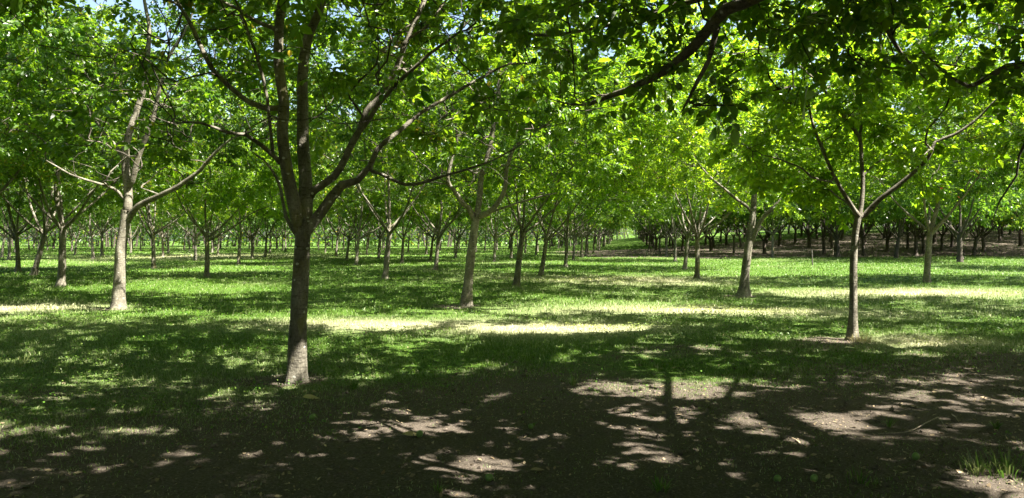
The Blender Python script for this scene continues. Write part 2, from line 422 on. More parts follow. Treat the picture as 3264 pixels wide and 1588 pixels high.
GAPS += [(5.5, 33.7, 0, 2.6, 1.3, .95), (-44, 82, 0, 6, 4, .95), (11.3, 21.2, 0, 1.4, .5, .95), (15.6, 24.3, 0, 1.3, .7, .95), (9.4, 14.5, 0, .9, .32, .95),
         (-4.9, 14.5, 0, .7, .3, .9), (-2.0, 16.0, 0, .5, .3, .9), (-5.5, 25.8, 0, .8, .5, .9), (3.2, 36.5, 0, 1.0, .8, .9)]
GAPS += [(3, 10.9, 0, 4, 1.5, .5), (-5, 12, 0, 5, 3.6, .48), (6, 19, 0, 7, 3, .45), (-8, 25, 0, 7, 6, .45), (3, 27, 0, 8, 6, .45), (16, 20, 0, 6, 6, .45)]
GAPS += [(_e[0] + .05, _e[1] - .05, z, .22, .28, .97) for z in (.4, 1.0, 1.6, 2.2)] + [(_b[0] + .1, _b[1], z, .28, .3, .9) for z in (.4, 1.2)] + [(-2.4, 8.3, .25, .12, .15, .95)]
def gaps(q, base, rng):
    g = q + np.array([base[0], base[1], 0.0]); keep = np.ones(len(g), bool)
    for x, y, z, rx, ry, p in GAPS:
        if p < .75: continue
        t = (g[:, 2] - z) / SUND[2]; u = g[:, 0] - SUND[0] * t - x; v = g[:, 1] - SUND[1] * t - y
        keep &= ~((g[:, 2] > z) & ((u / (rx + .2)) ** 2 + (v / (ry + .2)) ** 2 < 1) & (rng.random(len(g)) < p))
    return q[keep]

def leaf_gaps(v, f, nv, rng, M=None):
    """drop the leaflets that stand in those gaps; M takes mesh points into the world"""
    m = len(v) // nv; c = v.reshape(m, nv, 3).mean(1)
    if M is not None: c = c @ M[:3, :3].T + M[:3, 3]
    keep = np.ones(m, bool)
    for x, y, z, rx, ry, p in GAPS:
        t = (c[:, 2] - z) / SUND[2]; u = c[:, 0] - SUND[0] * t - x; w = c[:, 1] - SUND[1] * t - y
        inn = (c[:, 2] > z + .2) & (np.abs(u) < rx * 1.6) & (np.abs(w) < ry * 1.6)
        if not inn.any(): continue
        ui, wi = u[inn] + x, w[inn] + y                # ragged holes: islands of leaves stay, the rim frays
        rag = (fbm(ui, wi, 1.3 if rx > .8 else 2.6, 301, 3) - .5) * 1.9
        spots = fbm(ui, wi, min(6.0, max(1.4, 48 / y)), 307, 2) < (1.0 if p > .94 else .02 + .60 * p)
        hole = ((u[inn] / rx) ** 2 + (w[inn] / ry) ** 2 + rag < 1) & spots
        keep[np.nonzero(inn)[0][hole & (rng.random(hole.sum() * 0 + len(hole)) < max(p, .9))]] = False
    if keep.all(): return v, f, False
    fp = len(f[0]) // m; new = np.cumsum(keep) - 1; g = []
    for h in f[0].reshape(fp, m, -1):
        g.append((h - (np.arange(m) * nv)[:, None] + (new * nv)[:, None])[keep])
    return v.reshape(m, nv, 3)[keep].reshape(-1, 3), [np.concatenate(g)], True

class Kind:
    """one pattern of tree: a trunk mesh and a crown mesh that copies share"""
    def __init__(s, bark, leaf, **kw):
        w, f = generic(**kw); s.trunk = w.mesh('trunk', [bark, TWIG]); s.crown = mesh_np('crown', f[0], f[1], leaf, smooth=False); s.raw = f; s.leaf = leaf; s.nv = {0: 8, 1: 6, 2: 4}[kw.get('lod', 2)]
        s.first = None
    def put(s, name, label, x, y, rot, scale, group, lean=(0, 0)):
        z = float(gz(x, y))
        if s.first is None:
            t = thing(name, label, 'tree', (x, y, z), group); s.first = t
            link('trunk', s.trunk, t); link('crown', s.crown, t)
        else:
            t = s.first.copy(); col.objects.link(t); t.location = (x, y, z); t.name = name
            for ch in list(s.first.children):
                c = ch.copy(); col.objects.link(c); c.parent = t
            t['label'] = label; t['group'] = group
        t.rotation_euler = (lean[1], lean[0], rot)
        if lean != (0, 0):                       # lean first turns the tree, then tips it in world space
            import mathutils
            q = mathutils.Euler((lean[1], lean[0], 0)).to_matrix() @ mathutils.Euler((0, 0, rot)).to_matrix()
            t.rotation_euler = q.to_euler()
        t.scale = (scale, scale, scale * 1.0)
        if y < 100 and x < 40:
            M = np.eye(4); M[:3, :3] = np.array(t.rotation_euler.to_matrix()) * scale; M[:3, 3] = (x, y, z)
            v, f, cut = leaf_gaps(s.raw[0], s.raw[1], s.nv, np.random.default_rng(5), M)
            if cut and len(v) < len(s.raw[0]) * .995:
                me = mesh_np('crown', v, f, s.leaf, smooth=False)
                for ch in t.children:
                    if ch.name.startswith('crown'): ch.data = me
        return t

def traced(name, label, base, d, trunk, limbs, bark, leaf, seed, targets, lod=1, per_tip=9, group=None, scale=1.0, bare=None, k=7, droop=0.25, flare=0.5, tsides=20, twist=0.45, dense=1.3):
    """tree whose trunk and limbs follow the photo; pixel rows (X, Y, depth offset, radius)"""
    bx, by = base; bz = float(gz(bx, by)); B = np.array([bx, by, bz])
    T = Tree(seed)
    conv = lambda rows: [(*(px(r[0], r[1], d + r[2]) - B), r[3]) for r in rows]
    t0 = conv(trunk); t0[0] = (0, 0, -0.12, t0[0][3])
    T.poly(t0, 0, 2.0)
    for i, rows in enumerate(limbs): T.poly(conv(rows), i + 1, 0.22)
    if bare is not None: T.reach(bare(T.rng), False)
    T.reach(gaps(targets(T.rng, T), base, T.rng), True)
    root = thing(name, label, 'tree', tuple(B), group)
    G = T.wood(1.0, True, flare, tsides)
    for g in sorted(G): link('trunk' if g == 0 else 'limb', G[g].mesh('trunk' if g == 0 else 'limb', [bark, TWIG]), root)
    v, f = T.foliage(lod, per_tip, scale, k, droop, twist, lambda p: dense if (lambda r: r[1] < -150 or abs(r[0] - CX) > 1900 or r[2] < 1)([float(c[0]) for c in proj(p[None], base)]) else 1.0)  # leaf clusters out of view multiplied, to deepen the shade below
    M = np.eye(4); M[:3, 3] = B; v, f, _ = leaf_gaps(v, f, {0: 8, 1: 6, 2: 4}[lod], T.rng, M)
    link('crown', mesh_np('crown', v, f, leaf, smooth=False), root)
    return root, T

ORCH = 'walnut trees of the orchard'
def proj(q, base):
    g = q + np.array([base[0], base[1], 0.0]); d = np.maximum(g[:, 1], .05)
    return CX + g[:, 0] / d * F, HY - (g[:, 2] - CAMH) / d * F, g[:, 1]
def open_front(q, base, rng, d0, drop, xr=None):
    """thin the twigs on the near side of a crown so that its limbs show"""
    X, Y, d = proj(q, base); m = (Y > -60) & (d < d0)
    if xr: m &= (X > xr[0]) & (X < xr[1])
    return q[~(m & (rng.random(len(q)) < drop))]
# ---- the big tree in front
main_base = (px(943, 1205, 8.4)[0], 8.4)
def around(T, n, rng, spread, lo=0.3, limbs=None, zmin=None):
    """targets scattered round the traced limbs"""
    ids = [i for idx, l in T.paths if l > 0 and (limbs is None or l in limbs) for i in idx[int(len(idx) * lo):]]
    P = np.array([T.P[i] for i in ids]); q = P[rng.integers(0, len(P), n)] + rng.normal(size=(n, 3)) * np.array(spread)
    if zmin is not None: q[:, 2] = np.maximum(q[:, 2], zmin + 0.3 * rng.random(n))
    return q
def main_targets(rng, T):
    a = crown_targets(rng, 900, (0.0, 0.5, 6.4), 4.4, 3.2, 3.3, inner=0.3, clumps=60, spread=1.4)
    b = crown_targets(rng, 120, (0.4, 1.3, 3.9), 3.6, 1.5, 2.7, inner=0.55, clumps=14)
    c = around(T, 60, rng, (0.5, 0.5, 0.4), 0.6, (7, 8, 9))
    q = open_front(np.concatenate([a, b, c]), main_base, rng, 9.3, .93)
    return open_front(q, main_base, rng, 30, .35)
main_limbs = [
 [(955, 735, 0, .088), (942, 660, -.02, .080), (923, 592, -.05, .072), (907, 503, -.08, .066), (898, 419, -.1, .062), (904, 335, -.1, .060), (890, 251, -.1, .056), (882, 168, -.12, .054), (887, 84, -.15, .050), (893, 0, -.2, .047), (900, -120, -.2, .040), (912, -260, -.1, .028), (900, -420, 0, .012)],
 [(973, 735, 0, .088), (974, 640, .06, .080), (971, 559, .10, .074), (965, 447, .14, .068), (965, 363, .16, .066), (963, 279, .18, .062), (968, 196, .2, .060), (985, 110, .2, .054), (1010, 56, .2, .046), (1030, 0, .2, .042), (1060, -130, .3, .034), (1090, -300, .4, .018), (1100, -420, .5, .008)],
 [(980, 730, 0, .070), (1015, 690, .05, .062), (1057, 626, .1, .056), (1090, 590, .15, .052), (1140, 574, .2, .040), (1180, 530, .25, .034), (1203, 475, .3, .031), (1259, 430, .4, .028), (1303, 391, .5, .026), (1342, 358, .6, .023), (1400, 324, .7, .021), (1480, 275, .8, .018), (1535, 243, .9, .015), (1618, 198, 1.0, .010), (1700, 205, 1.1, .006)],
 [(976, 640, .06, .046), (1000, 607, .08, .046), (1063, 564, .1, .045), (1102, 503, .15, .045), (1113, 480, .15, .044), (1147, 413, .2, .043), (1169, 352, .25, .042), (1203, 307, .3, .039), (1236, 262, .35, .036), (1259, 218, .4, .034), (1281, 162, .45, .031), (1298, 106, .5, .026), (1330, 40, .55, .022), (1360, -40, .6, .016), (1380, -150, .7, .008)],
 [(1160, 405, .25, .028), (1203, 335, .15, .026), (1259, 268, .05, .024), (1315, 218, -.05, .022), (1370, 168, -.1, .019), (1400, 145, -.1, .016), (1460, 100, -.2, .010), (1520, 30, -.2, .006)],
 [(1281, 140, .45, .020), (1320, 110, .5, .018), (1354, 89, .55, .016), (1392, 39, .6, .012), (1440, -30, .7, .006)],
 [(1185, 545, .2, .024), (1220, 556, .1, .022), (1292, 587, 0, .021), (1363, 578, -.1, .019), (1420, 560, -.1, .016), (1484, 543, -.15, .013), (1599, 498, -.2, .009), (1690, 440, -.2, .005)],
 [(905, 520, -.08, .030), (884, 505, -.15, .027), (834, 464, -.3, .024), (784, 430, -.4, .020), (730, 425, -.5, .015), (640, 395, -.7, .011), (560, 400, -.9, .006)],
 [(900, 345, -.1, .034), (856, 345, -.05, .032), (798, 326, 0, .029), (734, 275, .1, .027), (683, 223, .2, .025), (638, 140, .3, .023), (600, 57, .4, .019), (562, 0, .5, .015), (520, -90, .6, .008)],
 [(885, 100, -.12, .028), (868, 89, -.1, .026), (812, 67, 0, .022), (756, 28, .1, .019), (710, 5, .2, .016), (640, -60, .3, .008)],
 [(888, 520, -.1, .018), (870, 490, -.2, .017), (862, 430, -.25, .016), (851, 313, -.3, .016), (840, 251, -.3, .015), (817, 168, -.3, .014), (784, 73, -.3, .012), (756, 11, -.3, .009), (740, -80, -.3, .005)],
 [(945, 750, 0, .026), (930, 728, .02, .024), (911, 693, .1, .022), (901, 652, .2, .019), (893, 600, .3, .016), (860, 530, .5, .012), (800, 480, .8, .007)],
]
main, TM = traced('walnut_tree', 'large dark forked walnut tree in front, two tall leaders, dirt at its foot', main_base, 8.4,
    [(943, 1205, 0, .108), (950, 1067, 0, .100), (959, 859, 0, .100), (965, 756, 0, .106), (965, 722, 0, .108)],
    main_limbs, BARK, LEAF, 11, main_targets, lod=1, per_tip=13, scale=.87, dense=1.0, flare=.25, group=ORCH,
    bare=lambda r: crown_targets(r, 380, (0.2, 0.4, 4.0), 3.4, 1.9, 2.3, inner=0.2, clumps=60, spread=2))

# ---- pale tree to its left
bB = gpos(376, 985)
rB = bB[1]
def tB(rng, T): return open_front(np.concatenate([crown_targets(rng, 800, (0.6, 0.3, 6.0), 4.6, 3.6, 3.2, inner=0.4, clumps=50, spread=1.35), around(T, 50, rng, (.5, .5, .4), .6)]), bB, rng, rB + .2, .75, (230, 640))
traced('walnut_tree', 'walnut tree with pale sunlit leaning trunk, left of the large dark forked one', bB, rB,
    [(376, 985, 0, .145), (381, 900, 0, .125), (385, 798, 0, .118), (398, 715, 0, .115), (403, 670, 0, .118)],
    [[(404, 680, 0, .10), (409, 630, 0, .092), (400, 560, 0, .088), (399, 511, 0, .085), (405, 447, .1, .078), (440, 332, .2, .066), (460, 255, .2, .058), (472, 96, .2, .045), (456, 0, .2, .035), (450, -120, .2, .018)],
     [(404, 600, 0, .07), (421, 575, -.1, .066), (447, 479, -.2, .06), (485, 396, -.3, .052), (530, 204, -.4, .038), (594, 96, -.4, .026), (640, -20, -.5, .012)],
     [(406, 705, 0, .075), (430, 668, -.1, .068), (460, 645, -.2, .062), (530, 613, -.4, .054), (587, 581, -.5, .048), (638, 543, -.6, .040), (677, 498, -.7, .034), (734, 447, -.8, .022), (800, 420, -.9, .010)],
     [(400, 640, 0, .038), (376, 612, -.1, .034), (345, 594, -.3, .030), (287, 578, -.5, .026), (223, 555, -.6, .020), (147, 511, -.8, .011)],
     [(400, 540, 0, .045), (380, 480, .3, .04), (330, 420, .6, .033), (280, 340, .9, .022), (230, 240, 1.2, .010)]],
    BARK_PALE, LEAF, 12, tB, lod=1, per_tip=13, scale=.85, group=ORCH, bare=lambda r: crown_targets(r, 320, (0.3, 0, 4.3), 3.3, 1.8, 2.5, inner=.2, clumps=60, spread=2))

# ---- middle tree
bC = gpos(1486, 976)
def tC(rng, T): return open_front(np.concatenate([crown_targets(rng, 760, (0.6, 0.3, 5.8), 4.5, 3.6, 3.0, inner=0.45, clumps=48, spread=1.35), around(T, 40, rng, (.5, .5, .4), .6)]), bC, rng, bC[1] + .2, .7, (1380, 1680))
traced('walnut_tree', 'walnut tree with smooth tan trunk and bowl shaped fork, middle of the photo', bC, bC[1],
    [(1486, 976, 0, .135), (1492, 900, 0, .112), (1503, 800, 0, .104), (1514, 720, 0, .102), (1517, 690, 0, .112)],
    [[(1508, 697, 0, .07), (1495, 665, -.1, .066), (1471, 645, -.15, .060), (1446, 607, -.2, .052), (1425, 575, -.3, .044), (1440, 500, -.3, .036), (1455, 440, -.3, .028), (1440, 330, -.3, .014)],
     [(1520, 690, 0, .075), (1528, 638, 0, .072), (1535, 562, .1, .066), (1560, 480, .15, .054), (1575, 400, .2, .045), (1590, 260, .2, .030), (1600, 120, .2, .012)],
     [(1524, 692, 0, .075), (1555, 680, -.1, .070), (1586, 651, -.2, .062), (1612, 600, -.3, .052), (1618, 530, -.3, .046), (1643, 472, -.3, .040), (1690, 430, -.3, .030), (1739, 402, -.3, .022), (1830, 330, -.4, .010)],
     [(1560, 678, -.1, .03), (1610, 660, -.4, .027), (1700, 632, -.9, .022), (1790, 610, -1.2, .014), (1850, 590, -1.4, .007)]],
    BARK_PALE, LEAF, 13, tC, lod=1, per_tip=13, scale=.85, group=ORCH, bare=lambda r: crown_targets(r, 320, (0.3, 0, 4.0), 3.3, 1.8, 2.2, inner=.2, clumps=60, spread=2))

# ---- slender young tree on the right
bE = gpos(2715, 1086)
def tE(rng, T): return open_front(np.concatenate([crown_targets(rng, 420, (-0.8, -2.3, 6.0), 3.5, 1.8, 4.6, inner=0.1, clumps=40, spread=1.6), crown_targets(rng, 330, (0.1, 0.3, 4.7), 3.2, 2.5, 2.5, inner=0.3, clumps=36, spread=1.3), around(T, 130, rng, (.4, .45, .35), .4)]), bE, rng, bE[1] + .1, .6, (2560, 2960))  # first cluster: extra crown above the view, added to shade the grass
traced('walnut_tree', 'slender young walnut tree with open vase crown and sunlit right side, right foreground', bE, bE[1],
    [(2715, 1086, 0, .078), (2720, 975, 0, .060), (2720, 863, 0, .056), (2726, 751, 0, .055), (2737, 690, 0, .060)],
    [[(2740, 690, 0, .036), (2749, 607, .05, .033), (2747, 511, .1, .030), (2741, 441, .1, .028), (2706, 396, .1, .024), (2661, 338, .1, .022), (2617, 275, .1, .019), (2565, 223, .1, .014), (2514, 179, .1, .008)],
     [(2741, 441, .1, .022), (2747, 358, .15, .018), (2744, 300, .15, .014), (2750, 200, .2, .007)],
     [(2735, 690, 0, .038), (2719, 664, -.1, .036), (2680, 600, -.2, .032), (2655, 555, -.25, .027), (2623, 472, -.3, .022), (2591, 383, -.3, .017), (2572, 287, -.3, .009)],
     [(2660, 565, -.25, .020), (2648, 578, -.35, .019), (2585, 562, -.5, .017), (2559, 536, -.6, .015), (2482, 504, -.7, .011), (2431, 492, -.8, .006)],
     [(2730, 680, 0, .020), (2719, 658, .2, .019), (2668, 626, .5, .016), (2623, 587, .7, .013), (2572, 549, .9, .006)],
     [(2745, 692, 0, .046), (2757, 683, 0, .044), (2802, 638, -.1, .040), (2853, 600, -.2, .035), (2910, 555, -.3, .031), (2955, 511, -.4, .027), (2980, 460, -.4, .023), (3044, 434, -.5, .019), (3121, 377, -.6, .015), (3172, 326, -.7, .012), (3261, 262, -.8, .008)],
     [(2751, 560, .05, .016), (2790, 520, .3, .014), (2840, 490, .5, .011), (2868, 465, .6, .006)]],
    BARK_PALE, LEAF_BRIGHT, 14, tE, lod=1, per_tip=11, scale=.88, group=ORCH)

# ---- tan tree behind it
bF = gpos(2369, 945)
def tF(rng, T): return open_front(np.concatenate([crown_targets(rng, 700, (0.4, 0.3, 5.8), 4.3, 3.5, 2.9, inner=0.45, clumps=46, spread=1.3), around(T, 50, rng, (.5, .5, .4), .5)]), bF, rng, bF[1] + .2, .6, (2250, 2560))
traced('walnut_tree', 'walnut tree with thick tan trunk splitting into two stems, left of the slender young one', bF, bF[1],
    [(2369, 945, 0, .165), (2375, 880, 0, .122), (2384, 800, 0, .108), (2391, 750, 0, .105), (2394, 720, 0, .108)],
    [[(2394, 730, 0, .094), (2398, 690, 0, .086), (2406, 594, .1, .072), (2420, 540, .1, .062), (2431, 480, .1, .054), (2440, 330, .1, .038), (2430, 180, .1, .020), (2436, 40, .1, .008)],
     [(2396, 770, 0, .07), (2408, 740, -.1, .066), (2431, 696, -.2, .06), (2482, 645, -.3, .052), (2530, 580, -.4, .040), (2570, 470, -.4, .026), (2600, 340, -.4, .010)],
     [(2397, 680, 0, .045), (2380, 658, -.1, .042), (2342, 632, -.3, .037), (2304, 600, -.5, .031), (2259, 562, -.6, .025), (2227, 523, -.7, .020), (2170, 440, -.8, .008)]],
    BARK_PALE, LEAF_BRIGHT, 15, tF, lod=1, per_tip=13, scale=.85, group=ORCH, bare=lambda r: crown_targets(r, 280, (0.2, 0, 4.0), 3.1, 1.7, 2.2, inner=.2, clumps=60, spread=2))

# ---- tree standing just outside the frame on the right; its boughs hang into the top of the picture
bH = (4.15, 2.95)
def tH(rng, T):
    a = around(T, 300, rng, (.48, .48, .30), .15, (1, 2, 3, 4, 5), 2.15)
    X, Y, d = proj(a, bH); a = a[~((Y > 0) & ((d < 4.6) | (Y > 350) | ((X > 2750) & (Y > 300))))]
    c = around(T, 8, rng, (.09, .09, .06), .62, (6,))
    b = crown_targets(rng, 1500, (-0.3, 0.3, 5.8), 5.6, 3.0, 3.5, inner=0.25, clumps=80, spread=1.5)
    X, Y, d = proj(b, bH); b = b[~((d > .3) & (Y > -120) & (abs(X - CX) < 1900) & ((d < 6.0) | (rng.random(len(b)) < .88)))]
    return np.concatenate([a, b, c])
def near(rows, d0, d1):
    n = len(rows) - 1
    return [(r[0], r[1], d0 + (d1 - d0) * i / n - 2.95, r[2]) for i, r in enumerate(rows)]
def W3(*pts):     # bough points given in metres, turned into the pixel rows that `traced` reads
    return [(p[0] / p[1] * F + CX, HY - (p[2] - CAMH) / p[1] * F, p[1] - 2.95, p[3]) for p in pts]
tr = W3((4.15, 2.95, 0, .13), (4.15, 2.95, 1.0, .105), (4.12, 2.97, 1.9, .105))
boughs = [
 W3((4.12, 2.97, 1.9, .07), (3.4, 3.3, 2.7, .06), (2.4, 3.9, 3.25, .045)) + near([(2300, 32, 0.044), (2256, 79, 0.042), (2203, 144, 0.038), (2131, 208, 0.034), (2059, 248, 0.029), (1987, 284, 0.025), (1933, 302, 0.021), (1862, 327, 0.016), (1808, 327, .009), (1736, 305, .005)], 4.6, 6.2),
 W3((4.12, 2.97, 1.9, .06), (4.2, 4.0, 2.5, .045)) + near([(3264, 208, .030), (3220, 212, .026), (3177, 233, .022), (3131, 262, .018), (3095, 276, .016), (3037, 248, .012), (2998, 215, .009), (2930, 150, .005)], 5.0, 5.8),
 W3((4.12, 2.97, 1.9, .07), (3.8, 3.4, 3.1, .05), (3.0, 4.6, 3.75, .03)) + near([(2779, 0, .020), (2818, 79, .017), (2865, 154, .014), (2894, 187, .010), (2960, 260, .005)], 5.6, 6.4),
 near([(2285, 90, .022), (2260, 194, .017), (2217, 273, .014), (2192, 323, .011), (2170, 359, .006)], 4.7, 5.2),
 W3((4.12, 2.97, 1.9, .06), (3.2, 3.9, 3.5, .045)) + near([(2420, -60, .028), (2240, -20, .022), (2060, 30, .017), (1880, 80, .013), (1720, 95, .010), (1560, 60, .006)], 5.0, 6.8),
 W3((4.2, 3.6, 2.3, .04), (4.25, 5.0, 2.75, .03)) + near([(3290, 420, .014), (3245, 560, .009), (3190, 640, .007), (3160, 720, .004)], 5.9, 6.2),
 W3((4.12, 2.97, 1.9, .08), (4.6, 2.4, 3.4, .06), (5.2, 1.7, 5.0, .03)),
 W3((4.12, 2.97, 1.9, .085), (3.75, 3.5, 2.5, .075), (3.45, 4.3, 3.05, .066), (4.0, 5.6, 3.75, .052), (4.8, 7.1, 4.5, .040), (5.6, 8.3, 5.3, .018)),
 W3((3.45, 4.3, 3.05, .055), (4.4, 5.6, 3.8, .048), (5.6, 7.1, 4.5, .038), (6.6, 8.2, 5.2, .018)),
 W3((4.12, 2.97, 1.9, .08), (4.0, 2.9, 3.6, .06), (3.8, 3.0, 5.2, .04), (3.9, 3.1, 7.2, .015)),
]
treeH, TH = traced('walnut_tree', 'near walnut tree whose dark leafy boughs hang into the top right', bH, 2.95, tr, boughs, BARK, LEAF, 16, tH, lod=0, per_tip=7, group=ORCH, scale=0.68, droop=0.1, twist=0.75, dense=4.3)

# ------------------------------------------------------------------ patterns for the rest
MIDS = [Kind(BARK_PALE, LEAF, seed=31, fork=1.85, r=.10, h=9.0, rx=5.2, n=960, lod=2, per_tip=13, scale=.83, bare=.6, zlow=3.0, inner=.45),
        Kind(BARK, LEAF_BRIGHT, seed=32, fork=1.65, r=.095, h=8.4, rx=5.1, n=920, lod=2, per_tip=13, scale=.83, bare=.6, zlow=2.8, inner=.45),
        Kind(BARK_PALE, LEAF, seed=33, fork=2.0, r=.11, h=9.4, rx=5.3, n=980, lod=2, per_tip=13, scale=.83, bare=.6, zlow=3.1, inner=.45),
        Kind(BARK, LEAF, seed=34, fork=1.75, r=.10, h=8.8, rx=5.0, n=900, lod=2, per_tip=13, scale=.83, nl=6, bare=.6, zlow=2.9, inner=.45)]
NEARS = [Kind(BARK_PALE, LEAF, seed=41, fork=2.0, r=.115, h=9.2, rx=4.7, n=760, lod=1, per_tip=13, scale=.83, bare=.6, zlow=3.0, inner=.45),
         Kind(BARK, LEAF_BRIGHT, seed=42, fork=1.8, r=.10, h=8.8, rx=4.6, n=740, lod=1, per_tip=13, scale=.83, bare=.6, zlow=2.9, inner=.45)]
SHADY = [Kind(BARK_PALE, LEAF, seed=43, fork=1.9, r=.115, h=9.6, rx=4.7, n=760, lod=2, per_tip=13, bare=.2, zlow=2.9)]
_f = dict(lod=2, per_tip=13, scale=1.6, k=5, detail=.5, bare=.5, zlow=2.8, inner=.4)
FARS = [Kind(BARK_PALE, LEAF_FAR, seed=51, fork=1.8, r=.10, h=9.2, rx=4.7, n=240, **_f),
        Kind(BARK, LEAF_FAR, seed=52, fork=1.7, r=.10, h=8.8, rx=4.6, n=240, **_f),
        Kind(BARK, LEAF_FAR, seed=53, fork=1.9, r=.11, h=9.6, rx=4.9, n=250, **_f)]
_f = dict(lod=2, per_tip=9, scale=1.75, k=5, detail=.5, bare=.4)
DARKS = [Kind(BARK_DARK, LEAF_FAR, seed=61, fork=1.25, r=.17, h=8.6, rx=5.0, n=280, zlow=2.6, nl=5, vase=8, leader=False, **_f),
         Kind(BARK_DARK, LEAF_FAR, seed=62, fork=1.5, r=.14, h=9.0, rx=5.0, n=280, zlow=2.7, **_f)]

rng = random.Random(4)
LEFT = 'walnut trees in the rows left of the large dark one'
MIDG = 'walnut trees in the rows left of the grassy alley'
ALLEY = 'walnut trees in the row right of the grassy alley'
HILL = 'old dark trees on the bare slope at right'
FARL = 'far walnut trees in the deep background'
